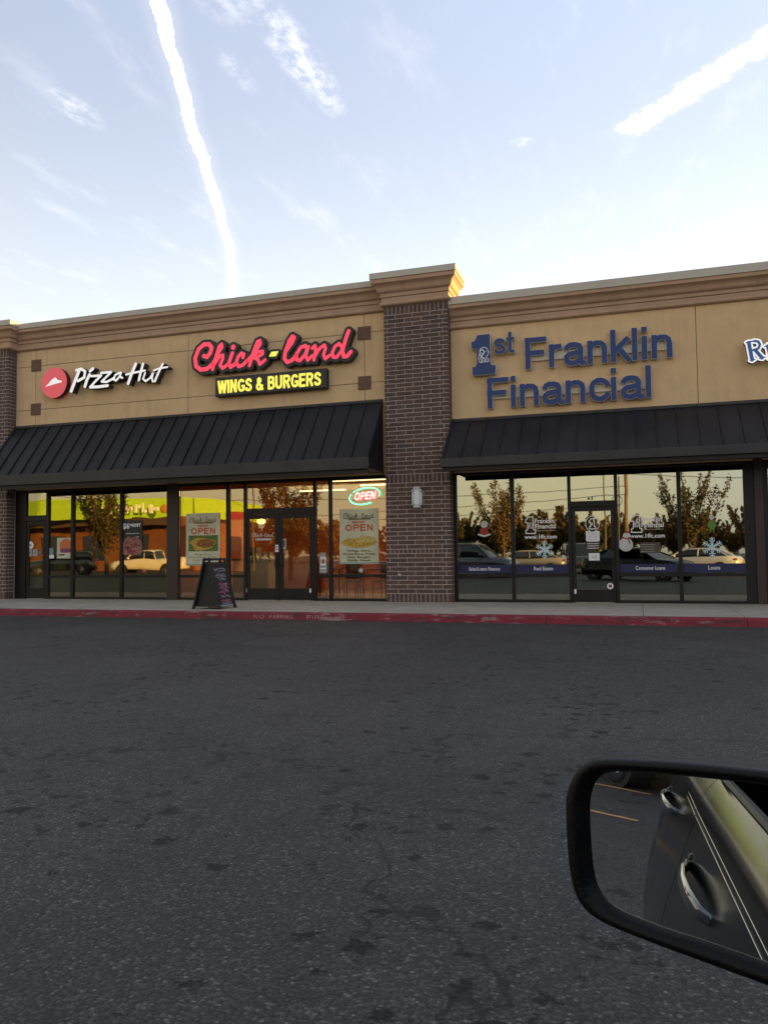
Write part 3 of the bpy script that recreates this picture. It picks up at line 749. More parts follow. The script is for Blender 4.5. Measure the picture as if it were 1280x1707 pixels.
ONE = [([(-3.58, 6.139), (-3.505, 6.164), (-3.461, 6.231), (-3.454, 6.29), (-3.153, 6.298), (-3.149, 5.978), (-3.143, 5.606), (-3.117, 5.567), (-3.025, 5.559), (-3.038, 5.357), (-3.566, 5.363), (-3.563, 5.549), (-3.487, 5.57), (-3.459, 5.624), (-3.456, 5.969), (-3.579, 5.984)], 0.0)]
st = [([(-3.076, 6.222), (-2.756, 6.191), (-2.764, 5.776), (-3.084, 5.805)], 0.0), ([(-2.763, 6.321), (-2.545, 6.299), (-2.555, 5.803), (-2.772, 5.823)], 0.0), ([(-3.423, 6.012), (-3.164, 5.988), (-3.171, 5.627), (-3.43, 5.649)], 0.0)]
RS_R = [([(2.273, 5.577), (2.299, 5.39), (2.325, 5.21)], 0.071), ([(2.23, 5.581), (2.381, 5.606)], 0.028), ([(2.381, 5.601), (2.455, 5.583), (2.483, 5.516), (2.45, 5.436), (2.353, 5.411)], 0.047), ([(2.396, 5.399), (2.513, 5.235)], 0.068), ([(2.284, 5.199), (2.379, 5.215)], 0.019), ([(2.465, 5.226), (2.574, 5.247)], 0.019)]
RS_n = [([(2.574, 5.466), (2.665, 5.498)], 0.023), ([(2.627, 5.473), (2.667, 5.257)], 0.063)]

def letters(t, groups, face, side, y, depth, res=.009, name='letter', off=0):
    for g in groups:
        o = place(name, shape_mesh(name, g, depth, face, off, res, side), t, loc=(0, y, 0))

s = thing('restaurant_sign', 'white brush script letters beside a round red emblem with a white roof shape', 'sign', (0,0,0))
disc = [(-15.25+.425*math.cos(a), 6.10+.425*math.sin(a)) for a in np.linspace(0, 2*math.pi, 40)[:-1]]
e_ = place('emblem', shape_mesh('emblem', [(disc, 0)], .15, REDP, res=.02, side=SIGNBLK), s, loc=(0,-.2,0))
place('roof_logo', shape_mesh('roof_logo', PIZZA_ROOF, .004, WHITEP, res=.01), e_, loc=(0,-.005,0))
letters(s, [[(a_, b_*.88) for a_, b_ in g_] for g_ in (PH_P, PH_i, PH_z1, PH_z2, PH_a, PH_H, PH_u, PH_t)], WHITEP, SIGNBLK, -.24, .21)
MB().box(-14.3,-.035,6.0,-11.9,-.002,6.12).build('raceway', SIGNBLK, s)

s = thing('restaurant_sign', 'coral red script sign with black outline above the yellow lettered box sign', 'sign')
word1 = CL_C+CL_h+CL_i+CL_c+CL_k; word2 = CL_l+CL_a+CL_n+CL_d
for w, o_ in ((word1, .075), (CL_dash, .058), (word2, .075)):
    place('backing', shape_mesh('backing', w, .19, SIGNBLK, o_, .014, SIGNBLK), s, loc=(0,-.205,0))
letters(s, [CL_C, CL_h, CL_i, CL_c, CL_k, CL_l, CL_a, CL_n, CL_d], PINKP, SIGNBLK, -.214, .01, off=.004)
letters(s, [CL_dash], YELP, SIGNBLK, -.214, .01)

s = thing('box_sign', 'long black box sign with bold yellow letters WINGS & BURGERS under the coral script', 'sign')
MB().bbox(-10.24,-.2,5.345,-7.18,-.01,5.83,.012).build('cabinet', SIGNBLK, s)
letters(s, line_prims('WINGS & BURGERS', -10.16, -7.31, 5.415, 5.745, .20), YELP, SIGNBLK, -.207, .008, .008, off=.002)

s = thing('loan_office_sign', 'dark blue block letters 1st Franklin Financial mounted in two rows on the right wall', 'sign')
for grp in ([ONE], line_prims('st', -3.07, -2.56, 5.81, 6.325, .15), line_prims('Franklin', -2.36, .78, 5.41, 6.125, .155), line_prims('Financial', -3.24, .33, 4.57, 5.275, .155)):
    for g_ in grp:
        big = g_ is ONE; y_ = -.15 if big else -.135
        o_ = place('letter', shape_mesh('letter', g_, -y_-.03, SILV, .005, .009, SILV), s, loc=(0,y_,0))
        place('letter_face', shape_mesh('letter_face', g_, .004, NAVY, -.001, .009, NAVY), o_, loc=(0,-.005,0))
RW = mat('raceway_paint', (.62,.52,.38), .7, var=.04)
MB().bbox(-2.3,-.05,5.60,.76,-.003,5.79).build('raceway', RW, s); MB().bbox(-3.15,-.05,4.79,.25,-.003,4.97).build('raceway', RW, s)
for x, z in ((-.95,5.72),(-.9,5.64),(-1.43,4.91),(-1.2,4.85)): MB().tube([(x,-.056,z),(x,-.04,z)], .009, 6).build('bolt', FRAME, s)
MED = [([(-3.40,5.66),(-3.42,5.76),(-3.395,5.86),(-3.385,5.94),(-3.34,5.99),(-3.27,5.995),(-3.215,5.96),(-3.195,5.90),(-3.175,5.87),(-3.195,5.855),(-3.20,5.81),(-3.235,5.79),(-3.245,5.755),(-3.19,5.72),(-3.175,5.67),(-3.22,5.65),(-3.3,5.66),(-3.36,5.645),(-3.40,5.66)],.014),
       ([(-3.37,5.92),(-3.33,5.95),(-3.30,5.92),(-3.28,5.88),(-3.31,5.85),(-3.30,5.82)],.02), ([(-3.39,5.84),(-3.36,5.80),(-3.37,5.74),(-3.34,5.70),(-3.35,5.66)],.022),
       ([(-3.36,5.88),(-3.335,5.84),(-3.34,5.78),(-3.31,5.73)],.015), ([(-3.31,5.76),(-3.27,5.72),(-3.23,5.69)],.018), ([(-3.30,5.70),(-3.26,5.675)],.015), ([(-3.25,5.90),(-3.23,5.885)],.014)]
place('portrait_line_art', shape_mesh('portrait_line_art', MED, .0, DECW, res=.005), s, loc=(0,-.158,0))

s = thing('cut_off_sign', 'white outlined blue serif letter sign cut off at the right edge of the photo', 'sign')
place('backing', shape_mesh('backing', RS_R+RS_n+[([(2.62,5.2),(3.9,5.2),(3.9,5.52),(2.62,5.52)],0)], .13, WHITEP, .035, .01, FRAME), s, loc=(0,-.16,0))
letters(s, [RS_R, RS_n], BLUES, BLUES, -.168, .008)

# neon OPEN sign behind the right hand pane
NR = mat('neon_red', (.5,.05,.05), .5, emit=(1,.20,.20), estr=.75); NG = mat('neon_green', (.05,.4,.2), .5, emit=(.16,.95,.48), estr=.42)
s = thing('neon_open_sign', 'glowing red OPEN neon with a green oval ring beside the brick pillar', 'sign', (-6.285,0,2.67), 0)
NY = -.012
for pr in line_prims('OPEN', -.26, .27, -.085, .10, .1):
    m = MB()
    for st, w, _ in pr: m.tube([(x+z*.25, NY, z+x*.05) for x, z in st], .016, 8)
    m.build('neon_letter', NR, s, smooth=True)
def arc(a0, a1, n=22): return [(.385*math.cos(a), NY-.004, .195*math.sin(a)+.05*math.cos(a)) for a in np.linspace(R(a0), R(a1), n)]
MB().tube(arc(-20, 138), .012, 8).build('neon_ring', NG, s, smooth=True); MB().tube(arc(150, 295), .012, 8).build('neon_ring', NG, s, smooth=True)

# pages, posters and window vinyl
def flat(name, x0, z0, x1, z1, m, parent, y=0.0, t=.003): return MB().box(x0,y,z0,x1,y+t,z1).build(name, m, parent)
PBLUE = mat('poster_pale_cream', (.56,.53,.36), .6, var=.12, vscale=2); PTXT = mat('poster_dark_text', (.10,.07,.04), .8); PRED = mat('poster_red', (.52,.09,.04), .8)
PYEL = mat('poster_food_yellow', (.50,.30,.04), .8, var=.5, vscale=22); PBRN = mat('poster_food_brown', (.26,.11,.025), .8, var=.6, vscale=28); PGRN = mat('poster_food_green', (.10,.15,.03), .8, var=.5, vscale=25)
PCRM = mat('poster_cream', (.48,.44,.30), .8)
def menu_poster(x0, z0, x1, z1, label, photo_box):
    p = thing('window_poster', label, 'poster', ((x0+x1)/2, .05, z0), group='restaurant window posters')
    W, H = x1-x0, z1-z0
    flat('sheet', -W/2, 0, W/2, H, PBLUE, p); flat('sheet_border', -W/2+.01, .012, W/2-.01, .03, mat('poster_teal',(.08,.25,.28),.7), p, -.001, .001)
    sc = W*.82/4.5; ox = 8.67
    for g in (CL_C, CL_h, CL_i, CL_c, CL_k, CL_dash, CL_l, CL_a, CL_n, CL_d):
        q = [([( (x+ox)*sc, H*.875+(z-6.4)*sc) for x, z in pr[0]], pr[1]*sc) for pr in g]
        place('script_lettering', shape_mesh('script_lettering', q, 0, PTXT if not photo_box else mat('poster_rust',(.30,.12,.04),.8), res=.004), p, loc=(0,-.002,0))
    flat('lettering_bar', -W*.27, H*.80, W*.3, H*.825, mat('poster_bar', (.16,.12,.03), .8), p, -.002, .001)
    text('NOW', 0, H*.755, -.003, .085, PRED, p, bold=.004, width=.33)
    for g in line_prims('OPEN', -W*.36, W*.37, H*.60, H*.715, .22):
        place('lettering', shape_mesh('lettering', g, 0, PRED, res=.006), p, loc=(0,-.003,0))
    if photo_box:
        f = flat('food_photo', -W*.42, H*.27, W*.44, H*.575, PGRN, p, -.002, .001)
        k = [(math.cos(a)*W*.36*(1+.12*math.sin(5*a)), H*.41+math.sin(a)*H*.12*(1+.15*math.sin(3*a+1))) for a in np.linspace(0, 6.28, 26)[:-1]]
        place('fried_food', shape_mesh('fried_food', [(k,0)], 0, PYEL, res=.012), f, loc=(0,-.004,0))
        k = [(W*.08+math.cos(a)*W*.27*(1+.1*math.sin(6*a)), H*.42+math.sin(a)*H*.085) for a in np.linspace(0, 6.28, 26)[:-1]]
        place('burger', shape_mesh('burger', [(k,0)], 0, PBRN, res=.012), f, loc=(0,-.006,0))
        for j, w in enumerate((.5, .78, .6)): text(('Wings, Gyro,', 'Fried Rice, Fries', 'Fish, Burger')[j], 0, H*(.21-.055*j), -.003, .06, PTXT, p, width=W*w)
    else:
        k = [(math.cos(a)*W*.44, H*.385+math.sin(a)*H*.085*(1+.1*math.sin(3*a))) for a in np.linspace(0, 6.28, 30)[:-1]]
        f = place('plate', shape_mesh('plate', [([(x*1.04, z-.02) for x, z in k],0)], 0, PCRM, res=.012), p, loc=(0,-.002,0))
        place('fried_food', shape_mesh('fried_food', [(k,0)], 0, PYEL, res=.012), f, loc=(0,-.002,0))
        k = [(W*.16+math.cos(a)*W*.25*(1+.15*math.sin(7*a)), H*.44+math.sin(a)*H*.07*(1+.2*math.sin(5*a))) for a in np.linspace(0, 6.28, 30)[:-1]]
        place('chips', shape_mesh('chips', [(k,0)], 0, mat('poster_food_pale',(.56,.42,.12),.8,var=.4,vscale=26), res=.012), f, loc=(0,-.004,0))
        for j, (b_, w) in enumerate((('Wings, Gyro,', .62), ('Fried Rice, Fries', .82), ('Fish, Burger,', .6), ('Philly Steak', .6))): text(b_, 0, H*(.235-.058*j), -.003, .07, PTXT, p, width=W*w, bold=.002)
    return p
menu_poster(-11.24,1.03,-10.24,2.38,'pale blue now open poster with a boxed food photo, behind the sidewalk sign', True)
menu_poster(-6.96,1.04,-5.96,2.37,'pale blue now open poster with a plate of food, under the neon sign', False)

p = thing('pizza_poster', 'dark poster with white price text above a sliced pepperoni pizza in the left shop window', 'poster', (-12.90,.05,1.32))
flat('sheet', -.30,0,.34,.93, mat('poster_black',(.012,.010,.010),.5), p)
text('$6', -.17,.77,-.002,.2,DECW,p,bold=.006); text('99', -.02,.80,-.002,.08,DECW,p,bold=.004); text('ANY', .15,.79,-.002,.13,DECW,p,bold=.005)
for j in range(2): flat('text_line', -.18+.05*j, .56-.09*j, .24, .585-.09*j, mat('grey_print',(.35,.33,.31),.8), p, -.002, .001)
pz = [(0.02+.33*math.cos(a), .20+.30*math.sin(a)) for a in np.linspace(0, 6.28, 30)[:-1]]
q = place('pizza_picture', shape_mesh('pizza_picture', [([(max(-.29,min(.33,x)), max(.0,z)) for x, z in pz],0)], 0, mat('pizza_cheese',(.30,.12,.09),.8,var=.7,vscale=18), res=.015), p, loc=(0,-.002,0))
for k in range(16):
    a = random.uniform(0,6.28); r = .24*math.sqrt(random.random()); cx, cz = .02+r*math.cos(a), .21+r*.9*math.sin(a)
    MB().tube([(cx,-.0045,cz),(cx,-.003,cz)], .035, 9).build('pepperoni_slice', mat('pepperoni',(.24,.05,.05),.8,var=.5,vscale=30), q)
p = thing('small_poster', 'small pale poster with an orange ball in the window next to the left door', 'poster', (-15.05,.05,1.25))
flat('sheet', -.26,0,.26,.57, PBLUE, p)
k = [(0.03+.2*math.cos(a), .34+.2*math.sin(a)) for a in np.linspace(0, 6.28, 26)[:-1]]
place('orange_ball', shape_mesh('orange_ball', [(k,0)], 0, mat('poster_orange',(.62,.17,.06),.7), res=.012), p, loc=(0,-.002,0))
flat('purple_band', -.15,.16,.21,.27, mat('poster_purple',(.20,.06,.11),.7), p, -.003, .001); flat('text_line', -.2,.08,.0,.12, PTXT, p, -.003, .001)

def decal(name, label, cat, boxes, x, z, extra=None, y=.052, group=None):
    t = thing(name, label, cat, (x, y, z), group=group)
    for i, (nm, x0, z0, x1, z1, m) in enumerate(boxes): flat(nm, x0, z0, x1, z1, m, t, -.0006*i, .001)
    if extra: extra(t)
    return t
def circ(cx, cz, r, n=20): return [(cx+r*math.cos(a), cz+r*math.sin(a)) for a in np.linspace(0, 2*math.pi, n+1)[:-1]]
GREYP = mat('grey_print',(.35,.33,.31),.8); DRK = mat('print_black',(.02,.02,.02),.8)
decal('round_sticker', 'round white sticker on the glass door at far left', 'sticker', [], -16.2, 1.63, lambda t: (place('disc', shape_mesh('disc', [(circ(0,0,.105),0)], 0, DECW, res=.01), t), flat('centre_mark', -.03,-.03,.03,.03, GREYP, t, -.002, .001)), y=.048)
decal('opening_hours_sheet', 'grey four block notice under the round white sticker on the left door', 'notice', [('block',-.19+.2*(i%2),-.1+.105*(i//2),-.01+.2*(i%2),-.005+.105*(i//2),GREYP) for i in range(4)], -16.14, 1.42, y=.048)
decal('small_sticker', 'small pale oval sticker beside the four block notice on the left door', 'sticker', [], -15.88, 1.42, lambda t: place('oval', shape_mesh('oval', [([(x*1.1,z) for x, z in circ(0,0,.06)],0)], 0, mat('faded_print',(.25,.17,.15),.8), res=.008), t), y=.048)
decal('window_tag', 'white narrow tag in the pane right of the left door', 'notice', [('tag',-.11,-.045,.11,.055,DECW),('tag_top',-.09,.06,.09,.24,mat('pale_blue_print',(.24,.30,.31),.8))], -15.52, 1.30)
decal('address_plate', 'pale address strip above the glass of the left door', 'sign', [('strip',-.30,-.05,.22,.05,GREYP)], -16.1, 2.36, y=.024)
decal('name_decal', 'white small script name with a bar on the left leaf of the double door', 'decal', [('bar',-.2,-.115,.24,-.06,mat('faded_white',(.50,.46,.40),.8))], -9.03, 1.76, lambda t: [place('script_lettering', shape_mesh('script_lettering', [([((x+8.67)*.135, (z-6.4)*.16+.03) for x, z in pr[0]], pr[1]*.16) for pr in g], 0, mat('faded_white',(.5,.46,.4),.8), res=.004), t, loc=(0,-.001,0)) for g in (CL_C, CL_h, CL_i, CL_c, CL_k, CL_dash, CL_l, CL_a, CL_n, CL_d)], y=.05)
decal('door_slip', 'white slip with red print beside the handle of the left door leaf', 'notice', [('slip',-.045,-.09,.045,.09,DECW),('red_print',-.03,-.04,.03,-.005,PRED),('print',-.03,.02,.03,.06,GREYP)], -8.63, 1.44, y=.024)
decal('door_slip', 'narrow white slip with a dark centre on the right door leaf', 'notice', [('slip',-.05,-.13,.05,.13,mat('faded_white',(.5,.46,.4),.8)),('dark_centre',-.02,-.09,.02,.09,DRK)], -8.44, 1.55, y=.048)
decal('no_smoking_sticker', 'stacked white stickers with a crossed out symbol right of the double door', 'sticker', [('sheet',-.08,-.02,.08,.20,DECW),('sheet',-.10,-.2,.10,-.03,GREYP),('sheet',-.07,.21,.07,.30,GREYP),('text_line',-.08,-.10,.08,-.075,DECW),('symbol',-.03,.05,.03,.12,DRK)], -7.40, 1.02, lambda t: place('ring', shape_mesh('ring', [([(x,z+.09) for x, z in circ(0,0,.06)]+[(.06,.09)],.014),([(-.04,.05),(.04,.13)],.014)], 0, PRED, res=.005), t, loc=(0,-.006,0)))
decal('round_sticker', 'small round pale sticker low in the pane by the pillar', 'sticker', [], -6.42, .88, lambda t: (place('disc', shape_mesh('disc', [(circ(0,0,.062),0)], 0, GREYP, res=.006), t), flat('centre_mark', -.03,-.015,.03,.015, DECW, t, -.002, .001)))
for x, lab in ((-9.49,'tiny white bottom pivot tag left of the double door'),(-7.73,'tiny white bottom pivot tag right of the double door'),(-1.385,'tiny white bottom tag on the dark loan office door')):
    decal('pivot_tag', lab, 'tag', [('tag',-.022,-.05,.022,.05,DECW)], x, .39, y=.02, group='white tags at door bottoms')

# loan office vinyl
ONEo = [([(x+3.30, z-5.83) for x, z in ONE[0][0]], 0)]
def one_logo(t, s, ox, oz, y=0):
    pts = [(x*s+ox, z*s+oz) for x, z in ONEo[0][0]]
    place('numeral_outline', shape_mesh('numeral_outline', [(pts+[pts[0]], .022)], 0, DECW, res=.006), t, loc=(0,y,0))
    q = [([((a+3.30)*s+ox, (b-5.83)*s+oz) for a, b in pr[0]], pr[1]*s*1.1) for pr in MED]
    place('portrait_line_art', shape_mesh('portrait_line_art', q, 0, DECW, res=.004), t, loc=(0,y-.001,0))
def logo(x, z, label):
    t = thing('window_lettering', label, 'decal', (x,.052,z), group='loan office window lettering')
    one_logo(t, .40, -.22, .0)
    text('Franklin', .09,.085,-.001,.145,DECW,t,width=.43,bold=.003); text('Financial', .11,-.035,-.001,.145,DECW,t,width=.46,bold=.003)
    flat('tag_line', -.1,-.135,.34,-.125, GREYP, t, -.001, .001)
    text('www.1ffc.com', 0,-.27,-.001,.125,DECW,t,width=.72,bold=.003)
logo(-2.12, 1.88, 'white 1st Franklin Financial lettering and web address in the second tinted pane from the pillar')
logo(.16, 1.86, 'white 1st Franklin Financial lettering and web address in the pane right of the office door')
t = thing('door_emblem', 'white oval emblem with a numeral one on the dark office door', 'decal', (-.985,.046,1.88))
place('oval', shape_mesh('oval', [([(x*.95,z*1.1) for x, z in circ(0,0,.155)]+[(.155*.95,0)],.014)], 0, DECW, res=.006), t); one_logo(t, .24, 0, 0)
decal('door_notice', 'white notice with small print right under the oval door emblem', 'notice', [('sheet',-.145,-.11,.145,.11,DECW)]+[('text_line',-.1,-.08+.035*i,.1,-.072+.035*i,GREYP) for i in range(5)], -.985, 1.61, y=.046)
decal('opening_hours_sheet', 'black sheet with white opening hours lines on the office door', 'notice', [('sheet',-.155,-.09,.155,.09,DRK)]+[('text_line',-.13,-.08+.05*i,.13,-.058+.05*i,mat('faded_white',(.5,.46,.4),.8)) for i in range(4)], -.985, 1.41, y=.046)
decal('door_notice', 'small white card below the opening hours on the office door', 'notice', [('sheet',-.115,-.08,.115,.08,DECW)]+[('text_line',-.07,-.03+.04*i,.07,-.015+.04*i,GREYP) for i in range(2)], -.965, 1.15, y=.046)
decal('round_sticker', 'small round white and red sticker low on the office door', 'sticker', [], -.64, .51, lambda t: (place('disc', shape_mesh('disc', [(circ(0,0,.068),0)], 0, DECW, res=.006), t), flat('red_square', -.032,-.032,.032,.032, mat('dull_red',(.22,.03,.03),.8), t, -.002, .001)), y=.024)
t = thing('unit_number', 'small dark unit number A 5 above the office door', 'sign', (-1.02,.052,2.44)); text('A 5', 0,.0,-.001,.085,mat('print_black',(.02,.02,.02),.8),t,bold=.004)
decal('service_list', 'faded grey list of lines under the right window lettering', 'decal', [('panel',-.22,-.12,.2,.11,mat('list_tint',(.085,.065,.045),.8))]+[('text_line',-.2,-.09+.05*i,.08,-.08+.05*i,GREYP) for i in range(4)], .22, 1.34)
def flake(x, z, r, label):
    t = thing('snowflake_cling', label, 'decoration', (x,.052,z), group='snowflake window clings')
    st = []
    for k in range(6):
        a = k*math.pi/3 + R(30); u = (math.cos(a), math.sin(a)); v = (-u[1], u[0])
        st.append(([(0,0),(u[0]*r,u[1]*r)], .022, True))
        for f, l in ((.35,.16),(.55,.28),(.78,.24)):
            for s_ in (1,-1): st.append(([(u[0]*r*f,u[1]*r*f),(u[0]*r*(f+l*.6)+v[0]*s_*r*l, u[1]*r*(f+l*.6)+v[1]*s_*r*l)], .017, True))
    st.append((circ(0,0,.05), .018))
    place('flake', shape_mesh('flake', st, 0, mat('frosty_vinyl',(.50,.66,.68),.6,var=.2,vscale=14), res=.006), t)
flake(-2.04, 1.32, .205, 'pale blue snowflake under the left web address'); flake(1.45, 1.33, .205, 'pale blue snowflake in the far right tinted pane')
SRED = mat('cling_red',(.34,.03,.02),.7); SGRN = mat('cling_green',(.10,.22,.03),.7); SWHT = mat('cling_white',(.55,.53,.50),.7)
t = thing('holiday_cling', 'small red and white holiday cling in the pane next to the pillar', 'decoration', (-3.40,.052,1.82))
place('round_top', shape_mesh('round_top', [(circ(0,.1,.085),0)], 0, SWHT, res=.008), t)
place('flared_body', shape_mesh('flared_body', [([(-.06,.03),(.06,.03),(.12,-.13),(-.12,-.13)],0)], 0, SRED, res=.008), t, loc=(0,-.001,0))
place('white_hem', shape_mesh('white_hem', [([(-.13,-.13),(0,-.17),(.13,-.13)],.04)], 0, SWHT, res=.008), t, loc=(0,-.002,0))
t = thing('snowman_cling', 'round white snowman cling with a red scarf right of the office door', 'decoration', (-.29,.052,1.48))
place('body', shape_mesh('body', [(circ(0,-.07,.15),0),(circ(.02,.12,.08),0)], 0, SWHT, res=.008), t)
place('scarf', shape_mesh('scarf', [([(-.08,.09),(.02,.06),(.12,.09)],.03),([(.05,.06),(.08,-.04)],.03)], 0, SRED, res=.008), t, loc=(0,-.001,0))
place('cap', shape_mesh('cap', [([(-.06,.18),(.1,.18),(.04,.24)],0)], 0, SRED, res=.008), t, loc=(0,-.002,0))
t = thing('holiday_cling', 'small green holiday cling above the far right snowflake', 'decoration', (1.46,.052,1.82))
place('tunic', shape_mesh('tunic', [([(-.05,.08),(.05,.08),(.09,-.03),(.05,-.08),(.03,-.2),(0,-.1),(-.03,-.2),(-.05,-.08),(-.09,-.03)],0)], 0, SGRN, res=.008), t); place('top', shape_mesh('top', [(circ(0,.14,.05),0)], 0, SWHT, res=.008), t, loc=(0,-.001,0))
BAND = mat('blue_window_band',(.008,.010,.065),.5,var=.05)
for x0, x1, body, w, lab in ((-4.02,-2.79,'Sales/Loans Finance',.72,'blue window band reading Sales/Loans Finance beside the pillar'),(-2.69,-1.52,'Real Estate',.42,'blue window band reading Real Estate left of the office door'),
                        (-.43,.77,'Consumer Loans',.60,'blue window band reading Consumer Loans right of the office door'),(.87,2.08,'Loans',.23,'blue window band reading Loans in the far right pane')):
    t = thing('window_band', lab, 'decal', ((x0+x1)/2,.052,.80), group='blue bands across the office windows')
    flat('band', -(x1-x0)/2, 0, (x1-x0)/2, .185, BAND, t); text(body, (.03 if w > .3 else .0)-(.04 if w==.72 else 0), .095, -.002, .115, DECW, t, width=w, bold=.001)

# lamp on the pillar
LW = mat('lamp_diffuser',(.74,.74,.72),.4,var=.03); LM = mat('lamp_metal',(.55,.52,.50),.35,var=.05)
t = thing('wall_lamp', 'white wall lamp with stepped diffuser on the brick pillar', 'lamp', (-4.875,-.3,2.57))
MB().bbox(-.115,-.05,-.18,.115,0,.18,.01).build('back_box', LM, t); MB().bbox(-.073,-.12,-.185,.073,-.05,.185,.02).build('diffuser', LW, t)
for z in (-.245,.185): MB().bbox(-.078,-.125,z,.078,-.002,z+.06,.012).build('end_cap', LM, t)
for z in (-.185,.135):
    MB().bbox(-.118,-.135,z,-.079,-.001,z+.045,.008).build('clip', LM, t); MB().bbox(.079,-.135,z,.118,-.001,z+.045,.008).build('clip', LM, t)
for x in (-.116,.08): MB().bbox(x,-.10,-.13,x+.036,-.051,.125,.008).build('side_panel', LW, t)
t = thing('hose_tap', 'small pale tap low on the brick pillar', 'tap', (-5.33,-.302,.78)); MB().tube([(0,0,0),(0,-.05,0)], .025, 8).build('plate', LM, t); MB().tube([(-.03,-.04,0),(.03,-.04,0)], .012, 8).build('knob', LM, t)

# folding sidewalk sign
t = thing('sidewalk_sign', 'black folding sidewalk board with white and pink chalk writing outside the double door', 'sign', (-8.73,-2.85,.14), R(-4))
for s_, nm in ((1, 'board'), (-1, 'board')):
    m = MB(); H_, B_, T_ = 1.06, .325, .055
    def bp(y, k, o=0): return (s_*(B_*(1-k)+T_*k+o*.95), y, H_*k+o*.3)
    for y0, y1 in ((-.33,-.27),(.27,.33)):   # uprights with flared feet
        m.loft([[bp(y0,0,-.02),bp(y1,0,-.02),bp(y1,0,.03),bp(y0,0,.03)],[bp(y0,.12,-.02),bp(y1,.12,-.02),bp(y1,.12,.02),bp(y0,.12,.02)],[bp(y0,1.02,-.015),bp(y1,1.02,-.015),bp(y1,1.02,.015),bp(y0,1.02,.015)]])
    m.loft([[bp(-.27,.93,-.015),bp(.27,.93,-.015),bp(.27,.93,.015),bp(-.27,.93,.015)],[bp(-.27,.86,-.015),bp(.27,.86,-.015),bp(.27,.86,.015),bp(-.27,.86,.015)]])
    m.loft([[bp(-.27,1.01,-.015),bp(.27,1.01,-.015),bp(.27,1.01,.015),bp(-.27,1.01,.015)],[bp(-.27,.975,-.015),bp(.27,.975,-.015),bp(.27,.975,.015),bp(-.27,.975,.015)]])
    b_ = m.build('board_frame', BLACKP, t)
    MB().loft([[bp(-.27,.05,-.008),bp(.27,.05,-.008),bp(.27,.05,.006),bp(-.27,.05,.006)],[bp(-.27,.87,-.008),bp(.27,.87,-.008),bp(.27,.87,.006),bp(-.27,.87,.006)]]).build('writing_panel', mat('chalkboard',(.02,.018,.022),.6), b_)
    if s_ == 1:
        CW = mat('chalk_white',(.36,.36,.36),.9,var=.4,vscale=60); CP = mat('chalk_pink',(.48,.17,.25),.9,var=.4,vscale=60)
        def chalk(y, k, w, h, m_, n):
            mb = MB(); pts = []
            for i in range(n): pts.append(bp(y+w*(i/(n-1)-.5), k+h*random.uniform(-.5,.5), .010))
            mb.tube(pts, .006, 4); mb.build('chalk_writing', m_, b_)
        chalk(0,.80,.40,.05,CW,14); chalk(0,.765,.42,.05,CW,16); chalk(.0,.69,.34,.012,CW,9); chalk(-.02,.665,.38,.012,CW,9); chalk(-.0,.63,.36,.03,CW,14); chalk(.02,.59,.22,.05,CW,12)
        for k in (.50,.47,.44,.40,.36,.33,.27,.24,.17,.14,.10): chalk(random.uniform(-.05,.05),k,random.uniform(.25,.46),.05,CP if k not in (.24,.10) else CW,random.randint(10,18))
        MB().loft([[bp(-.25,.06,.008),bp(.25,.06,.008),bp(.25,.06,.012),bp(-.25,.06,.012)],[bp(-.25,.075,.008),bp(.25,.075,.008),bp(.25,.075,.012),bp(-.25,.075,.012)]]).build('bottom_strip', CW, b_)
MB().box(-.05,-.25,1.05,.05,.25,1.07).build('top_hinge', BLACKP, t)
for y0 in (-.262,.25): MB().loft([[(-.29,y0,.05),(.29,y0,.05),(.29,y0+.012,.05),(-.29,y0+.012,.05)],[(-.05,y0,1.0),(.05,y0,1.0),(.05,y0+.012,1.0),(-.05,y0+.012,1.0)]]).build('side_web', BLACKP, t)

# inside the restaurants
LT = mat('tube_light',(.8,.8,.7),.5,emit=(1,.93,.66),estr=.9)
for x, y, w, lab in ((-7.0,2.6,2.4,'glowing ceiling tube light nearest the double door'),(-6.6,4.2,2.6,'glowing ceiling tube light at the back above the tables'),(-9.6,5.4,1.6,'glowing ceiling tube light over the counter'),(4.5,3,2.4,'glowing ceiling tube light in the shop at the right edge')):
    t = thing('ceiling_light', lab, 'lamp', (x,y,3.34), group='ceiling tube lights'); MB().box(-w/2,-.09,0,w/2,.09,.06).build('housing', DECW, t); MB().box(-w/2+.03,-.07,-.03,w/2-.03,.07,0).build('tube', LT, t)
t = thing('pendant_lamp', 'small warm round lamp glowing behind the left door leaf', 'lamp', (-9.85,1.6,2.2)); MB().sphere((0,0,0),.12,.12,.07).build('shade', mat('warm_lamp',(.9,.6,.3),.5,emit=(1,.62,.22),estr=1.3), t, smooth=True); MB().tube([(0,0,.06),(0,0,1.15)], .008, 6).build('cord', DRK, t)
pl = bpy.data.lights.new('room_lamp', 'AREA'); pl.shape = 'RECTANGLE'; pl.size = 3; pl.size_y = 2; pl.energy = 26; pl.color = (1,.75,.45)
po = bpy.data.objects.new('room_lamp', pl); COL.objects.link(po); po.location = (-8.2,3.6,3.25); po['label'] = 'light of the ceiling tubes'
t = thing('service_counter', 'cream panelled counter inside the double door', 'counter', (-9.75,1.5,.145))
CRM = mat('cream_laminate',(.50,.40,.22),.6); MB().bbox(-.7,-.4,0,.35,.3,1.0,.01).build('cabinet', CRM, t); MB().bbox(-.75,-.45,1.0,.4,.35,1.04,.008).build('top', mat('counter_top',(.55,.48,.33),.4), t)
MB().bbox(-.5,-.1,1.04,-.15,.2,1.35).build('till', GREYP, t); MB().bbox(.0,-.1,1.04,.25,.1,1.22).build('napkin_box', DECW, t)
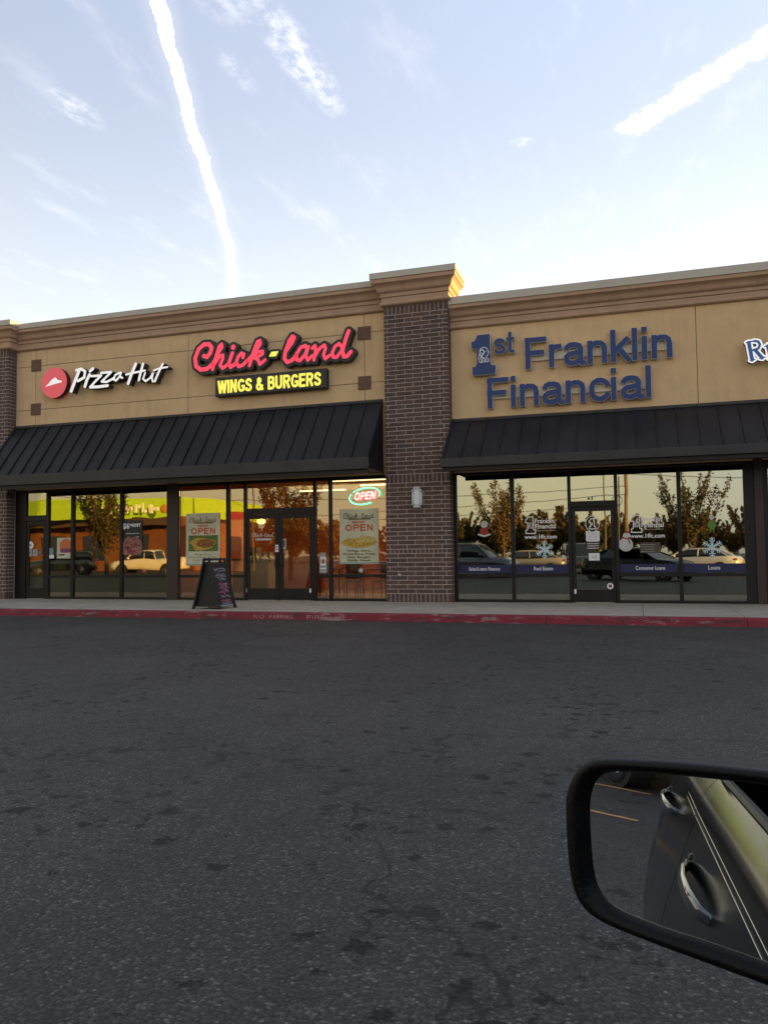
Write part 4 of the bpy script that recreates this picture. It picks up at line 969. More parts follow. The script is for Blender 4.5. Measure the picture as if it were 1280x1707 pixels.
def table(x, y, lab, lc=(.22,.07,.03)):
    t = thing('dining_table', lab, 'table', (x,y,.145), group='restaurant tables')
    tm = mat('table_red',(.25,.05,.03),.4); lg = mat('table_leg',(.05,.04,.04),.5)
    MB().bbox(-.45,-.35,.72,.45,.35,.75).build('tabletop', tm, t)
    for sx in (-.4,.4):
        for sy in (-.3,.3): MB().tube([(sx,sy,0),(sx,sy,.72)], .018, 6).build('leg', lg, t)
def chair(x, y, rz, lab):
    t = thing('dining_chair', lab, 'chair', (x,y,.145), rz, 'restaurant chairs'); w = mat('chair_wood',(.30,.12,.05),.5)
    MB().bbox(-.21,-.21,.43,.21,.21,.46).build('seat', w, t); MB().bbox(-.2,.18,.5,.2,.205,.92).build('backrest', w, t)
    for sx in (-.18,.18):
        MB().tube([(sx,-.18,0),(sx,-.18,.43)], .014, 6).build('leg', w, t); MB().tube([(sx,.19,0),(sx,.19,.9)], .014, 6).build('leg', w, t)
table(-8.1,2.2,'dark red table behind the right door leaf'); table(-6.5,1.3,'dark red table in the window under the neon sign'); chair(-6.9,.75,R(10),'orange brown chair left of the window table'); chair(-6.1,.8,R(-15),'orange brown chair right of the window table by the pillar'); chair(-7.9,1.5,R(30),'orange brown chair behind the right door leaf')
for i, (x, lab) in enumerate(((-3.3,'pale legged desk behind the blue Finance band'),(-2.0,'pale legged desk behind the blue Real Estate band'),(.1,'pale legged desk behind the blue Consumer Loans band'),(1.35,'pale legged desk behind the blue Loans band'))):
    t = thing('office_desk', lab, 'desk', (x,.75,.145), group='desks in the loan office'); MB().bbox(-.5,-.35,.6,.5,.35,.63).build('desktop', mat('desk_top',(.16,.15,.14),.6), t)
    for sx in (-.47,.47): MB().box(sx-.015,-.34,0,sx+.015,-.31,.6).build('leg', mat('pale_metal',(.4,.4,.4),.4), t); MB().box(sx-.015,.31,0,sx+.015,.34,.6).build('leg', mat('pale_metal',(.4,.4,.4),.4), t)
t = thing('step_ladder', 'pale folding step ladder standing inside the far right pane', 'ladder', (1.82,.42,.145), R(8)); ALU = mat('ladder_metal',(.62,.61,.58),.5)
for sx, k in ((-.3,1),(.3,1)):
    MB().loft([[(sx-.03,-.02,0),(sx+.03,-.02,0),(sx+.03,.03,0),(sx-.03,.03,0)],[(sx*.12-.03,-.02,1.22),(sx*.12+.03,-.02,1.22),(sx*.12+.03,.03,1.22),(sx*.12-.03,.03,1.22)]]).build('leg', ALU, t)
MB().box(-.1,-.05,1.2,.1,.08,1.24).build('top_step', ALU, t)

# ================================================================== CARS
def paint(name, col, rough=.22, metal=.0):
    return mat('paint_'+name, col, rough, metal=metal, var=.03, coat=1.0)
TYRE = mat('tyre', (.018,.018,.018), .85); RIM = mat('rim', (.35,.35,.36), .35, metal=.8)
CARGL = mat('car_glass', (.012,.014,.014), .10, var=.02, spec=.8); LAMPG = mat('lamp_lens', (.6,.6,.58), .15, var=.02); TAIL = mat('tail_lens', (.35,.01,.01), .2, var=.02)
def wheel(t, x, y, r=.33, w=.22):
    wh = MB(); s = 1 if y > 0 else -1
    prof_ = [(r*.62,w/2-.015),(r*.9,w/2),(r,w/2-.03),(r,-w/2+.03),(r*.9,-w/2),(r*.62,-w/2+.015)]
    rings = [[(x+q*math.cos(a), y+s*v, r+q*math.sin(a)) for q, v in prof_] for a in np.linspace(0, 2*math.pi, 25)]
    wh.loft(rings, closed=True, caps=False); o = wh.build('wheel', TYRE, t, smooth=True)
    m = MB().tube([(x,y+s*(w/2-.04),r),(x,y+s*(w/2-.02),r)], r*.62, 20)
    for k in range(5):
        a = 2*math.pi*k/5; m.tube([(x,y+s*w/2,r),(x+r*.58*math.cos(a),y+s*(w/2-.01),r+r*.58*math.sin(a))], .03, 5)
    m.build('rim', RIM, o)
KIND = {
 'sedan': dict(L=4.7, W=1.82, H=1.45, st=[(-2.35,.80,.45,.80),(-2.2,.93,.3,.98),(-1.6,.99,.25,1.03),(-.6,1,.25,.98),(.6,1,.25,.96),(1.0,.99,.25,.93),(1.8,.96,.27,.82),(2.2,.88,.3,.70),(2.35,.72,.4,.58)],
     cab=[(-1.85,.82,.80,1.02),(-1.2,.84,.66,1.36),(-.7,.86,.62,1.43),(.1,.86,.62,1.43),(.5,.85,.66,1.36),(1.15,.82,.78,.97)], wx=(-1.45,1.42), r=.32),
 'suv': dict(L=4.9, W=1.96, H=1.82, st=[(-2.45,.88,.45,1.0),(-2.38,.96,.35,1.12),(-1.6,1,.3,1.15),(.6,1,.3,1.12),(1.2,.99,.3,1.10),(2.0,.96,.32,1.02),(2.38,.88,.36,.85),(2.45,.78,.42,.7)],
     cab=[(-2.42,.90,.86,1.13),(-2.2,.90,.74,1.70),(-1.8,.90,.72,1.79),(.2,.90,.72,1.80),(.6,.89,.74,1.72),(1.25,.86,.84,1.12)], wx=(-1.5,1.5), r=.37),
 'pickup': dict(L=5.6, W=2.0, H=1.85, st=[(-2.8,.94,.5,1.12),(-2.7,.98,.4,1.16),(-1.0,1,.35,1.16),(.9,1,.35,1.16),(1.4,.99,.35,1.14),(2.4,.97,.36,1.08),(2.75,.9,.4,.92),(2.8,.84,.45,.8)],
     cab=[(-.9,.90,.84,1.15),(-.75,.90,.74,1.72),(-.4,.9,.72,1.83),(.5,.9,.72,1.83),(.8,.89,.74,1.75),(1.5,.86,.84,1.15)], wx=(-1.7,1.75), r=.39)}
def car(name, label, cat, x, y, rz, pm, kind, group=None):
    K = KIND[kind]; t = thing(name, label, cat, (x,y,0), rz, group); hw = K['W']/2
    rings = []
    for sx, f, zl, zt in K['st']:
        w = hw*f; h = zt-zl
        p = [(.80,zl-.02),(.95,zl+.03),(1,zl+.28*h),(.99,zl+.62*h),(.955,zt-.09),(.88,zt-.03),(.5,zt+.015)]
        rings.append([(sx, w*a, z) for a, z in p]+[(sx,-w*a,z) for a, z in reversed(p)])
    MB().loft(rings).build('body', pm, t, smooth=True)
    cab = K['cab']; rings = []
    for sx, fb, ft, zt in cab:
        zb = .90 if kind == 'sedan' else 1.08
        p = [(fb,zb),((fb+ft)/2+.015,(zb+zt)/2),(ft,zt-.04),(ft*.8,zt)]
        rings.append([(sx, hw*a, z) for a, z in p]+[(sx,-hw*a,z) for a, z in reversed(p)])
    MB().loft(rings).build('windows', CARGL, t, smooth=True)
    i0, i1 = 1, len(cab)-2; rings = []
    for sx, fb, ft, zt in cab[i0:i1+1]:
        p = [(ft*1.015,zt-.07),(ft*1.02,zt-.03),(ft*.8,zt+.015),(.2,zt+.022)]
        rings.append([(sx, hw*a, z) for a, z in p]+[(sx,-hw*a,z) for a, z in reversed(p)])
    MB().loft(rings).build('roof', pm, t, smooth=True)
    def pil_(i, j):
        for s in (1,-1):
            a, b = cab[i], cab[j]; zb = 1.0 if kind == 'sedan' else 1.15
            MB().tube([(a[0], s*hw*(a[1]-.0), min(zb, a[3])), ((a[0]+b[0])/2, s*hw*((a[1]+b[2])/2+.022), (a[3]+b[3])/2), (b[0], s*hw*(b[2]+.01), b[3]-.04)], .035, 6).build('window_pillar', pm, t)
    pil_(0, 1); pil_(len(cab)-1, len(cab)-2)
    for s in (1,-1):
        mx_ = -.35 if kind != 'pickup' else .0
        MB().tube([(mx_, s*hw*.885, 1.0 if kind == 'sedan' else 1.15), (mx_, s*hw*.79, K['H']-.28),(mx_, s*hw*.68, K['H']-.07)], .032, 6).build('window_pillar', pm, t)
        MB().sphere((.85 if kind != 'pickup' else 1.2, s*(hw+.07), 1.02 if kind == 'sedan' else 1.22), .07,.10,.07).build('wing_mirror', pm, t, smooth=True)
        L_ = K['L']/2; f = K['st'][-2]
        MB().sphere((f[0]-.02, s*hw*.68, f[3]-.1), .14,.17,.07).build('headlight', LAMPG, t, smooth=True)
        f = K['st'][1]; MB().sphere((f[0]+.0, s*hw*.78, f[3]-.16), .12,.14,.09).build('tail_light', TAIL, t, smooth=True)
        for wx in K['wx']:
            MB().tube([(wx, s*(hw-.26), K['r']+.01),(wx, s*(hw+.004), K['r']+.01)], K['r']*1.16, 22).build('wheel_arch', BLACKP, t); wheel(t, wx, s*(hw-.09), K['r'])
    if kind == 'suv':
        for s in (1,-1): MB().tube([(-2.0,s*hw*.6,1.82),(-1.9,s*hw*.6,1.87),(.3,s*hw*.6,1.88),(.4,s*hw*.6,1.82)], .02, 6).build('roof_rail', BLACKP, t)
    if kind == 'pickup': MB().box(-2.65,-hw*.85,1.17,-1.0,hw*.85,1.19).build('bed_cover', BLACKP, t)
    f = K['st'][-1]; MB().bbox(f[0]-.1,-hw*.4,f[3]-.18,f[0]+.02,hw*.4,f[3]-.02,.01).build('grille', BLACKP, t)
    return t

# --- the car the photo was taken from: body side, doors, wing mirror with its glass
OWN = thing('parked_car', 'black car of the photographer whose wing mirror fills the lower right corner', 'car', (0,-18,0), math.atan2(.573576,.819152))
OP = mat('paint_own_black', (.004,.0042,.005), .14, var=.02, spec=.22); CHR = mat('chrome_trim', (.55,.54,.5), .15, metal=1.0, var=.02)
PR = [(.270,.215),(.310,.25),(.336,.34),(.342,.46),(.334,.56),(.306,.68),(.276,.79),(.262,.835),(.2525,.868),(.2475,.903),(.2360,.922),(.222,.941),(.208,.957),(.196,.966)]
CY = -.585
def own_ring(x, inset=0.0, wz=1.0, top=.972, s=1):
    k = top/.972; o = []
    for l, z in PR:
        w = (l-CY)*wz-inset; zz = z if z < .5 else .5+(z-.5)*(top-.5)/.472
        o.append((x, CY+s*w, zz))
    return o
def own_panel(name, st, label=None):
    for s in (1,-1):
        rings = []
        for x, wz, top in st:
            a = own_ring(x, 0, wz, top, s); b = own_ring(x, .03, wz, top-.012, s); r = a+b[::-1]
            rings.append(r if s > 0 else r[::-1])
        o = MB().loft(rings).build(name, OP, OWN, smooth=True)
        md = o.modifiers.new('edges', 'EDGE_SPLIT'); md.split_angle = R(40)
        if s > 0: first = o
    return first
DG = .004
fd = own_panel('front_door', [(-1.30+DG,1,.972),(-.6,1,.972),(.30-DG,.995,.972)])
rd = own_panel('rear_door', [(-2.14+DG,.998,.975),(-1.8,1,.972),(-1.30-DG,1,.972)])
own_panel('rear_wing', [(-3.22,.52,.84),(-3.17,.66,.89),(-3.08,.79,.93),(-2.9,.90,.96),(-2.7,.95,.975),(-2.45,.98,.98),(-2.14-DG,.998,.975)])
own_panel('front_wing', [(.30+DG,.995,.972),(.9,.98,.945),(1.5,.94,.86),(1.75,.86,.78),(1.88,.70,.68)])
def cross(name, xs, m, z_drop=0):
    rings = []
    for x, wz, z in xs:
        w = (.196-CY)*wz; rings.append([(x,CY-w,z-.02),(x,CY-w*.6,z+.012),(x,CY,z+.03),(x,CY+w*.6,z+.012),(x,CY+w,z-.02),(x,CY+w,z-.05),(x,CY-w,z-.05)])
    o = MB().loft(rings).build(name, m, OWN, smooth=True); o.modifiers.new('edges','EDGE_SPLIT').split_angle = R(40)
cross('bonnet', [(.80,.98,.965),(1.3,.96,.90),(1.7,.9,.80),(1.88,.75,.70)], OP)
cross('boot_lid', [(-3.05,.8,.87),(-2.9,.9,.96),(-2.45,.95,1.0)], OP)
MB().bbox(-3.08,CY-.62,.25,-2.95,CY+.62,.85,.03).build('rear_bumper', OP, OWN); MB().bbox(1.8,CY-.62,.22,1.93,CY+.62,.68,.03).build('front_bumper', OP, OWN)
MB().box(-2.9,CY-.80,.2,1.8,CY+.80,.28).build('floor_pan', BLACKP, OWN)
MB().bbox(.42,CY-.70,.55,.80,CY+.70,.93,.03).build('dashboard', BLACKP, OWN)
for y in (CY-.36, CY+.30-.0): MB().bbox(-1.05,y-.22,.4,-.5,y+.16,.55,.03).build('seat', BLACKP, OWN)
RZ = 1.40
rings = []
for x, w, z in ((-1.75,.50,1.37),(-1.3,.545,RZ+.01),(-.6,.56,RZ+.02),(-.12,.55,RZ)):
    rings.append([(x,CY-w,z-.035),(x,CY-w*.9,z),(x,CY,z+.03),(x,CY+w*.9,z),(x,CY+w,z-.035),(x,CY+w*.9,z-.04),(x,CY-w*.9,z-.04)])
MB().loft(rings).build('roof', OP, OWN, smooth=True)
for s in (1,-1):
    MB().tube([(.80,CY+s*.76,.955),(.35,CY+s*.66,1.19),(-.12,CY+s*.55,RZ-.02)], .028, 8).build('windscreen_pillar', OP, OWN, smooth=True)
    MB().tube([(-2.45,CY+s*.74,.985),(-2.05,CY+s*.62,1.26),(-1.75,CY+s*.50,1.35)], .05, 8).build('rear_pillar', OP, OWN, smooth=True)
    MB().tube([(-1.29,CY+s*.80,.965),(-1.27,CY+s*.545,RZ-.03)], .035, 8).build('door_pillar', BLACKP, OWN)
    MB().tube([(-.12,CY+s*.556,RZ-.03),(-.6,CY+s*.565,RZ-.01),(-1.3,CY+s*.55,RZ-.02),(-1.75,CY+s*.5,1.345)], .016, 6).build('roof_rail', BLACKP, OWN)
def quad(name, pts, m, th=.004):
    a, b, c, d = map(Vector, pts); n = (b-a).cross(c-a).normalized()*th
    MB().loft([[a,b,c,d],[a+n,b+n,c+n,d+n]]).build(name, m, OWN)
for s in (1,-1):
    quad('rear_side_window', [(-2.36,CY+s*.752,.985),(-1.33,CY+s*.79,.965),(-1.31,CY+s*.552,RZ-.04),(-1.80,CY+s*.50,1.35)], CARGL)
    MB().tube([(-2.4,CY+s*.77,.986),(-1.8,CY+s*.79,.976),(-1.3,CY+s*.795,.974)], .009, 6).build('window_seal', BLACKP, OWN)
    MB().tube([(-1.3,CY+s*.795,.974),(.30,CY+s*.79,.974)], .009, 6).build('window_seal', BLACKP, OWN)
quad('passenger_window', [(-1.27,CY-.79,.965),(.30,CY-.77,.96),(-.12,CY-.56,RZ-.04),(-1.25,CY-.555,RZ-.04)], CARGL)
quad('windscreen', [(.80,CY-.74,.965),(.80,CY+.74,.965),(-.12,CY+.53,RZ-.01),(-.12,CY-.53,RZ-.01)], CARGL)
quad('rear_window', [(-1.76,CY-.48,1.36),(-1.76,CY+.48,1.36),(-2.45,CY+.70,1.0),(-2.45,CY-.70,1.0)], CARGL)
def handle(x, parent):
    s = 1
    MB().loft([[(x+.13*math.cos(a), .2665-.0+(.80-.80-.026*math.sin(a))*.42, .80+.026*math.sin(a)) for a in np.linspace(0,6.283,17)[:-1]],[(x+.13*math.cos(a), .2685-.026*math.sin(a)*.42, .80+.026*math.sin(a)) for a in np.linspace(0,6.283,17)[:-1]]]).build('recess', BLACKP, parent)
    mb = MB(); pts = [(x-.21,.270,.794),(x-.18,.288,.797),(x-.10,.299,.80),(x,.303,.802),(x+.10,.299,.802),(x+.18,.288,.80),(x+.21,.270,.798)]
    rings = []
    for i, p in enumerate(pts):
        rz_ = (.009,.014,.016,.0165,.016,.014,.009)[i]; ry = (.005,.007,.008,.008,.008,.007,.005)[i]
        rings.append([(p[0], p[1]+ry*math.cos(a), p[2]+rz_*math.sin(a)) for a in np.linspace(0, 2*math.pi, 13)[:-1]])
    mb.loft(rings).build('door_handle', mat('handle_gloss', (.05,.055,.065), .10, var=.02, spec=1.0, coat=1.0), parent, smooth=True)
    MB().sphere((x-.245,.268,.797),.018,.012,.015,12,8).build('lock_cap', OP, parent, smooth=True)
handle(-.90, fd); handle(-1.98, rd)
for z, l in ((.866,.2545),(.879,.2522)):
    MB().tube([(-2.13,l-.010,z),(-1.8,l-.003,z),(-1.307,l+.0006,z)], .0006, 5).build('trim_line', CHR, rd); MB().tube([(-1.294,l+.0006,z),(.29,l-.0035,z)], .0006, 5).build('trim_line', CHR, fd)
for x, y in ((-2.35,.165),(1.2,.165),(-2.35,-1.335),(1.2,-1.335)): wheel(OWN, x, y, .33)
for x in (-2.35,1.2):
    for y0, y1 in ((.0,.262),(-1.5,-1.435)): MB().tube([(x,y0,.34),(x,y1,.34)], .38, 24).build('wheel_arch', BLACKP, OWN)
# wing mirror, in the car's own frame
MC = Vector((.2943,.3673,1.0777)); MN = Vector((-.8823,-.4635,.0823)); MU = Vector((.4651,-.8853,0)); MW = Vector((.0728,.0383,.9966))
OUT = [(-0.0864, 0.0125), (-0.0857, 0.0212), (-0.0817, 0.0311), (-0.0763, 0.039), (-0.0684, 0.0443), (-0.0583, 0.0466), (-0.0356, 0.0496), (-0.0144, 0.0522), (0.0313, 0.0558), (0.0486, 0.0564), (0.0552, 0.0541), (0.0575, 0.046), (0.0577, 0.0071), (0.0564, -0.0346), (0.0539, -0.0453), (0.0474, -0.0497), (0.0306, -0.0495), (0.0055, -0.0494), (-0.0241, -0.0491), (-0.0477, -0.0485), (-0.0638, -0.047), (-0.0734, -0.0427), (-0.079, -0.0361), (-0.0823, -0.0256), (-0.0846, -0.0104)]
GLO = [(-0.0729, 0.0132), (-0.0722, 0.0207), (-0.07, 0.0285), (-0.0658, 0.0343), (-0.0582, 0.0382), (-0.0355, 0.0414), (-0.0143, 0.0437), (0.0313, 0.0474), (0.0443, 0.0481), (0.0501, 0.0454), (0.0513, 0.0378), (0.0513, 0.0054), (0.0509, -0.0283), (0.0492, -0.0371), (0.0434, -0.0408), (0.0307, -0.0405), (0.0148, -0.0401), (-0.009, -0.0401), (-0.0241, -0.0407), (-0.0479, -0.0397), (-0.057, -0.0379), (-0.0634, -0.0343), (-0.0677, -0.0289), (-0.07, -0.0203), (-0.072, -0.0022)]
def smoothloop(P, it=2):
    for _ in range(it):
        Q = []
        for i in range(len(P)):
            a, b = Vector(P[i]), Vector(P[(i+1) % len(P)]); Q += [tuple(a*.75+b*.25), tuple(a*.25+b*.75)]
        P = Q
    return P
OUT, GLO = smoothloop(OUT), smoothloop(GLO)
cxm = (-.014, .002)
def mring(P, n, k=1.0, sh=0.0): return [MC+MU*(cxm[0]+(u-cxm[0])*k)+MW*(cxm[1]+(w-cxm[1])*k+sh)+MN*n for u, w in P]
def blend(t): return [(a[0]*(1-t)+b[0]*t, a[1]*(1-t)+b[1]*t) for a, b in zip(GLO, OUT)]
HB = mat('mirror_housing', (.005,.0048,.005), .42, var=.3, vscale=60, spec=.22, bump=.15, bscale=400)
hs = MB().loft([mring(GLO,-.004,.99), mring(GLO,.0005), mring(blend(.12),.004), mring(blend(.3),.0075), mring(blend(.7),.0085), mring(blend(.93),.006), mring(OUT,.001), mring(OUT,-.006,1.005),
                mring(OUT,-.009,.985), mring(OUT,-.012,.985), mring(OUT,-.014,1.0), mring(OUT,-.035,.97), mring(OUT,-.055,.88), mring(OUT,-.068,.72), mring(OUT,-.075,.45), mring(OUT,-.077,.1)], True, False).build('wing_mirror', HB, OWN, smooth=True)
mg = bpy.data.materials.new('mirror_silver'); mg.use_nodes = True; nt = mg.node_tree; nt.nodes.remove(nt.nodes['Principled BSDF'])
gl_ = nt.nodes.new('ShaderNodeBsdfGlossy'); gl_.inputs['Roughness'].default_value = .0; gl_.inputs['Color'].default_value = (.74,.77,.78,1); nt.links.new(gl_.outputs[0], nt.nodes['Material Output'].inputs[0])
m = MB(); k = mring(GLO, .0, 1.003); m.add(k, [tuple(range(len(k)))]); m.build('mirror_glass', mg, hs)
MB().tube([MC+MU*.045-MW*.035-MN*.03, MC+MU*.08-MW*.06-MN*.035, Vector((.40,.235,.955))], .026, 12).build('mirror_arm', HB, OWN, smooth=True)

# ================================================================== WHAT STANDS BEHIND THE CAMERA AND SHOWS IN THE GLASS
def leafmat(name, cols):
    m = bpy.data.materials.new(name); m.use_nodes = True; nt = m.node_tree; b = nt.nodes['Principled BSDF']
    geo = nt.nodes.new('ShaderNodeNewGeometry'); oi = nt.nodes.new('ShaderNodeObjectInfo')
    r = X(nt, geo.outputs['Random Per Island']); n = nnoise(nt, geo.outputs['Position'], .55, 3, .6)
    c = mixc(nt, r, cols[0], cols[1]); c = mixc(nt, (n*1.2).step(.35,.85), c, cols[2])
    nt.links.new(c, b.inputs['Base Color']); b.inputs['Roughness'].default_value = .75; b.inputs['Specular IOR Level'].default_value = .2
    return m
LF1 = leafmat('autumn_leaves', ((.11,.06,.02),(.20,.10,.025),(.09,.075,.02))); LF2 = leafmat('dark_leaves', ((.03,.042,.015),(.06,.06,.02),(.10,.055,.018))); LF3 = leafmat('rust_leaves', ((.13,.055,.02),(.08,.06,.022),(.05,.05,.018)))
BARK = mat('bark', (.09,.065,.045), .9, var=.3, vscale=8)
def leafquad(mb, p, s, rnd):
    a = Vector((rnd.uniform(-1,1), rnd.uniform(-1,1), rnd.uniform(-1,1))).normalized(); b = a.cross(Vector((rnd.uniform(-1,1), rnd.uniform(-1,1), rnd.uniform(-1,1)))).normalized()
    mb.add([p+a*s, p+b*s*.55, p-a*s, p-b*s*.55], [(0,1,2,3)])
def tree_meshes(seed, H, spread, nl, leafs, ls, up=.6, trunk=.28):
    rnd = random.Random(seed); wood, lf = MB(), MB(); th = H*trunk
    wood.tube([(0,0,0),(.03,0,th*.5),(0,.03,th*1.05)], H*.022, 8, H*.015)
    for i in range(nl):
        a = 2*math.pi*i/nl+rnd.uniform(-.4,.4); p = Vector((0,0,th*rnd.uniform(.75,1.05))); L = H*(1-trunk)*rnd.uniform(.75,1.12)
        d = Vector((math.cos(a)*spread*rnd.uniform(.25,1.1), math.sin(a)*spread*rnd.uniform(.25,1.1), up)).normalized(); pts = [p]
        for k in range(7):
            d = (d+Vector((rnd.uniform(-.12,.12), rnd.uniform(-.12,.12), .09))).normalized(); pts.append(pts[-1]+d*L/7)
        wood.tube(pts, H*.009, 5, H*.0015)
        for j in range(leafs):
            t = rnd.random()**.75*.97+.03; f = t*7; q = pts[int(f)].lerp(pts[min(7,int(f)+1)], f-int(f))
            r = H*.085*(1.25-t*.95)*(rnd.random()**.6); u = Vector((rnd.gauss(0,1), rnd.gauss(0,1), rnd.gauss(0,.8))).normalized()
            leafquad(lf, q+u*r, ls*rnd.uniform(.6,1.3), rnd)
        for b_ in range(5):
            t = rnd.uniform(.2,.85); q = pts[int(t*7)]; e = q+Vector((rnd.uniform(-1,1), rnd.uniform(-1,1), rnd.uniform(.5,1.4))).normalized()*H*.15
            wood.tube([q, e], H*.003, 4, H*.001)
            for j in range(leafs//8): leafquad(lf, q.lerp(e, rnd.random())+Vector((rnd.gauss(0,.1), rnd.gauss(0,.1), rnd.gauss(0,.1)))*H*.12, ls, rnd)
    return wood, lf
def tree(label, x, y, meshes, s=1, rz=0, group=None, name='tree'):
    t = thing(name, label, 'tree', (x,y,0), rz, group); t.scale = (s,s,s)
    place('trunk', meshes[0], t); place('crown', meshes[1], t); return t
def tm(seed, H, sp, nl, lv, ls, lm, **k):
    w, l = tree_meshes(seed, H, sp, nl, lv, ls, **k); return (w.mesh('trunk', BARK), l.mesh('crown', lm))
TA = tm(3, 6.0, .42, 15, 210, .075, LF1); TB = tm(5, 6.0, .5, 13, 200, .08, LF3); TC = tm(9, 6.0, .55, 16, 230, .085, LF2)
tree('autumn lot tree with upswept branches mirrored in the panes nearest the pillar', -7.9, -30, TA, 1.0)
tree('rust coloured parking lot tree mirrored in the far right panes', 3.1, -37, TB, 1.12)
tree('leafy tree mirrored above the double door', -17.5, -20, TC, .98)
tree('dark bushy tree mirrored in the left restaurant window before the green building', -33.5, -26, TC, 1.1, 1.3)
FW = [tm(20+i, 11, .75, 14, 150, .42, (LF3, LF2, LF1)[i], up=.45, trunk=.2) for i in range(3)]
k = 0; rr = random.Random(4)
for i in range(96):
    x = -160+i*2.4+rr.uniform(-1.2,1.2); y = -122-rr.uniform(0,45)
    if -78 < x < -62: pass
    tree('tree in the autumn wood line far across the lot, seen only in the window reflections', x, y, FW[rr.randrange(3)], rr.uniform(.6,.95), rr.uniform(0,6), 'trees of the far wood line')
# utility poles, wires, lot lamps
WOOD = mat('pole_wood', (.20,.12,.06), .85, var=.25, vscale=6)
t = thing('utility_pole', 'thick wooden utility pole mirrored right of the office door', 'pole', (-1.1,-58,0)); MB().tube([(0,0,0),(0,0,13)], .19, 12, .14).build('pole', WOOD, t); MB().bbox(-1.2,-.06,11.3,1.2,.06,11.45).build('crossarm', WOOD, t)
for z in (8.4,9.3): MB().tube([(0,.1,z),(.35,.25,z)], .04, 6).build('insulator', GREYP, t)
t = thing('utility_pole', 'thinner grey utility pole with a coiled wire ring left of the thick one', 'pole', (-1.9,-62,0)); MB().tube([(0,0,0),(.1,0,8.6)], .10, 10, .07).build('pole', mat('grey_wood',(.12,.10,.08),.9), t)
MB().tube([(.45*math.cos(a)-.1,.1,6.3+.5*math.sin(a)) for a in np.linspace(0,6.28,20)], .03, 5).build('wire_coil', DRK, t)
def wire(p, q, sag, label):
    p, q = Vector(p), Vector(q); o = MB().tube([p.lerp(q, k/16)-Vector((0,0,sag*4*(k/16)*(1-k/16))) for k in range(17)], .03, 5).build('power_line', DRK); tag(o, label, 'power line')
wire((-1.1,-58,8.4),(34,-52,7.6),.7,'sagging power line running right from the thick utility pole'); wire((-1.1,-58,7.3),(-60,-52,7.9),.8,'upper power line running left from the thick pole'); wire((-1.1,-58,6.6),(-60,-58,5.6),.6,'middle power line running left from the thick pole'); wire((-1.9,-62,5.9),(-60,-64,4.8),.5,'lowest power line running left from the thin pole')
def lotlamp(x, y, h, label, heads):
    t = thing('parking_lot_lamp', label, 'lamp', (x,y,0), group='parking lot lamps'); gm = mat('lamp_post_metal',(.08,.075,.07),.5); MB().tube([(0,0,0),(0,0,h)], .09, 8, .06).build('post', gm, t)
    for s in heads: MB().tube([(0,0,h),(s*.7,0,h+.1)], .04, 6).build('arm', gm, t); MB().bbox(s*.9-.35,-.2,h+.05,s*.9+.35,.2,h+.2).build('lamp_head', gm, t)
lotlamp(-2.9,-55,8.4,'double headed lot lamp mirrored above the office door',(-1,1)); lotlamp(-33,-46,8.3,'single armed lot lamp mirrored above the double door',(-1,))
# parked cars
car('parked_suv','dark grey estate with roof rails parked behind, mirrored beside the pillar','car',-8.6,-23.6,R(8),paint('slate',(.05,.055,.065)),'suv')
car('parked_sedan','beige saloon mirrored behind the blue Real Estate band','car',-6.4,-27.6,R(170),paint('beige',(.22,.18,.13)),'sedan')
car('parked_suv','black sport utility mirrored left of the office door','car',-3.6,-31.5,R(80),paint('black_b',(.012,.012,.013)),'suv')
car('parked_sedan','white hatchback mirrored over the blue Loans band','car',2.9,-28.5,R(200),paint('white',(.62,.58,.52)),'sedan')
car('parked_suv','silver car far right mirrored in the last tinted pane','car',7.9,-30,R(96),paint('silver',(.30,.31,.32)),'suv')
car('parked_sedan','dark saloon mirrored behind the Consumer Loans band','car',-.6,-34,R(95),paint('navy_b',(.012,.014,.022)),'sedan')
car('pickup_truck','white pickup truck mirrored in the third window of the left restaurant','truck',-35.3,-33.5,R(168),paint('cream_white',(.66,.60,.48)),'pickup')
car('parked_suv','dark green sport utility mirrored low in the left restaurant window','car',-41.5,-31.5,R(150),paint('teal',(.012,.022,.022)),'suv')
car('parked_sedan','grey saloon mirrored under the neon sign','car',-14.2,-24,R(-8),paint('grey_b',(.12,.12,.13)),'sedan')
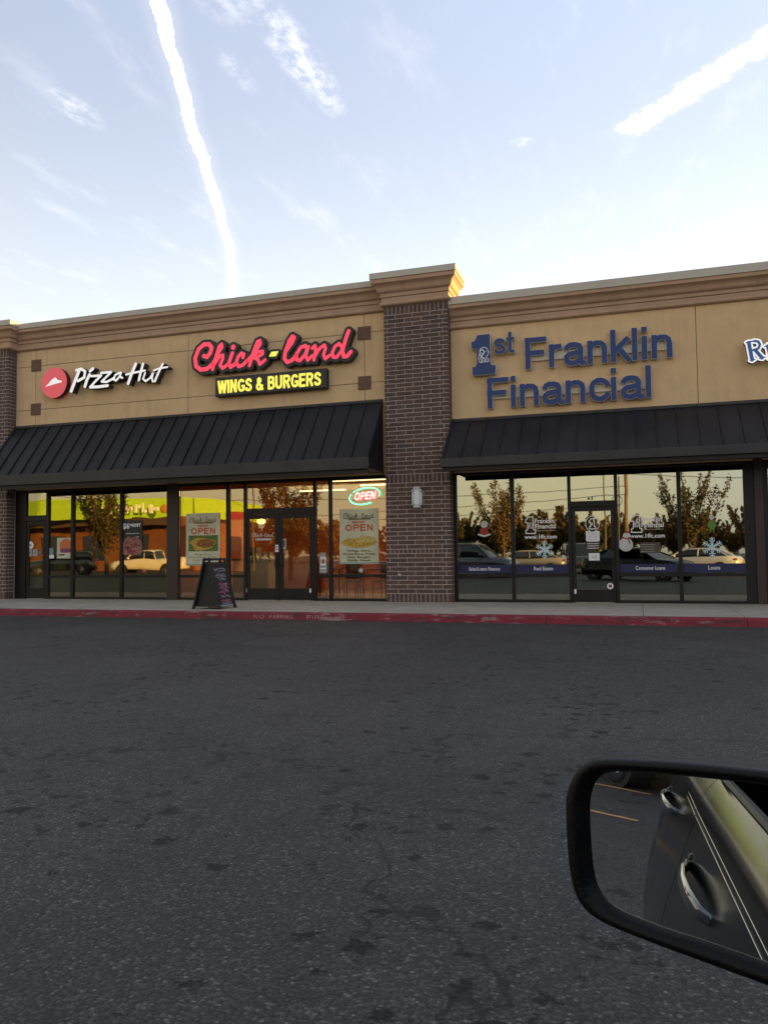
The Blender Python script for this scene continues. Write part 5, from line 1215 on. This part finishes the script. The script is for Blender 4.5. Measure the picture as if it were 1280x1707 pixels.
# green fronted building across the lot
gb = thing('green_building', 'building with a lime green curved fascia over orange brick, mirrored in the left windows', 'building', (0,0,0))
LIME = mat('lime_fascia', (.33,.52,.012), .8, var=.04); OBR = mat('orange_brick', (.20,.068,.026), .9, var=.15, vscale=3)
path = [(-72,-62),(-72,-46.5),(-68,-45),(-56,-45.5),(-48,-47),(-42.5,-49.8),(-39.6,-54),(-39.2,-60)]
path = [(x, y) for x, y in path][::-1]
rings = [[(x,y,5.0-.0*i),(x,y,6.75+.35*math.sin(math.pi*min(1,i/5))),(x-.3,y-.5,6.75+.35*math.sin(math.pi*min(1,i/5))),(x-.3,y-.5,5.0)] for i, (x, y) in enumerate(path)]
MB().loft(rings).build('lime_fascia', LIME, gb)
MB().box(-71.5,-62,0,-42,-49.5,5.2).build('brick_wall', OBR, gb); MB().box(-71,-61,5.2,-43,-50.5,6.6).build('roof_block', mat('roof_dark',(.06,.05,.045),.9), gb)
MB().box(-71.8,-49.5,4.4,-42.6,-47.6,5.1).build('canopy_soffit', mat('brown_soffit',(.09,.05,.03),.8), gb)
for i in range(5): MB().box(-69+i*5,-49.55,1.0,-66.2+i*5,-49.4,3.6).build('window', CARGL, gb)
YS = mat('sign_cream',(.78,.72,.42),.6,emit=(1,.9,.5),estr=.1); rr = random.Random(11)
x = -50.5
for i in range(8):
    w = rr.uniform(.55,.8); h = rr.uniform(.8,1.1); y = -45.9-(x+52)*.15; MB().box(x,y,5.5,x+w*.35,y+.15,5.5+h).build('sign_letter', YS, gb); MB().box(x+w*.35,y,5.5+h*.3*(i%3),x+w,y+.15,5.8+h*.3*(i%3)).build('sign_letter', YS, gb); x += w+.22
MB().sphere((-43.2,-47.3,5.9),.6,.15,.5).build('orange_logo', mat('logo_orange',(.7,.25,.02),.6), gb, smooth=True)
for i, x in enumerate((-36.6,-38.9)):
    t = thing('striped_post', ('red and white striped post mirrored nearer the double door','red and white striped post mirrored farther left')[i], 'post', (x,-38,0))
    for q in range(9): MB().tube([(0,0,.2*q),(0,0,.2*q+.2)], .13, 10).build('stripe_band', (REDP, WHITEP)[q % 2], t)
red = thing('red_kiosk', 'small pale kiosk with a red band mirrored in the pane left of the double door', 'building', (-34.4,-45,0)); MB().box(-.8,-1,0,1.0,0,4.6).build('wall', mat('pink_wall',(.45,.22,.14),.9), red); MB().box(-.8,-1,4.6,1.0,.05,5.3).build('sign_band', mat('red_band',(.4,.03,.04),.6), red); MB().box(-.5,.02,1,.7,.05,3.0).build('shop_window', CARGL, red)

flush_text()
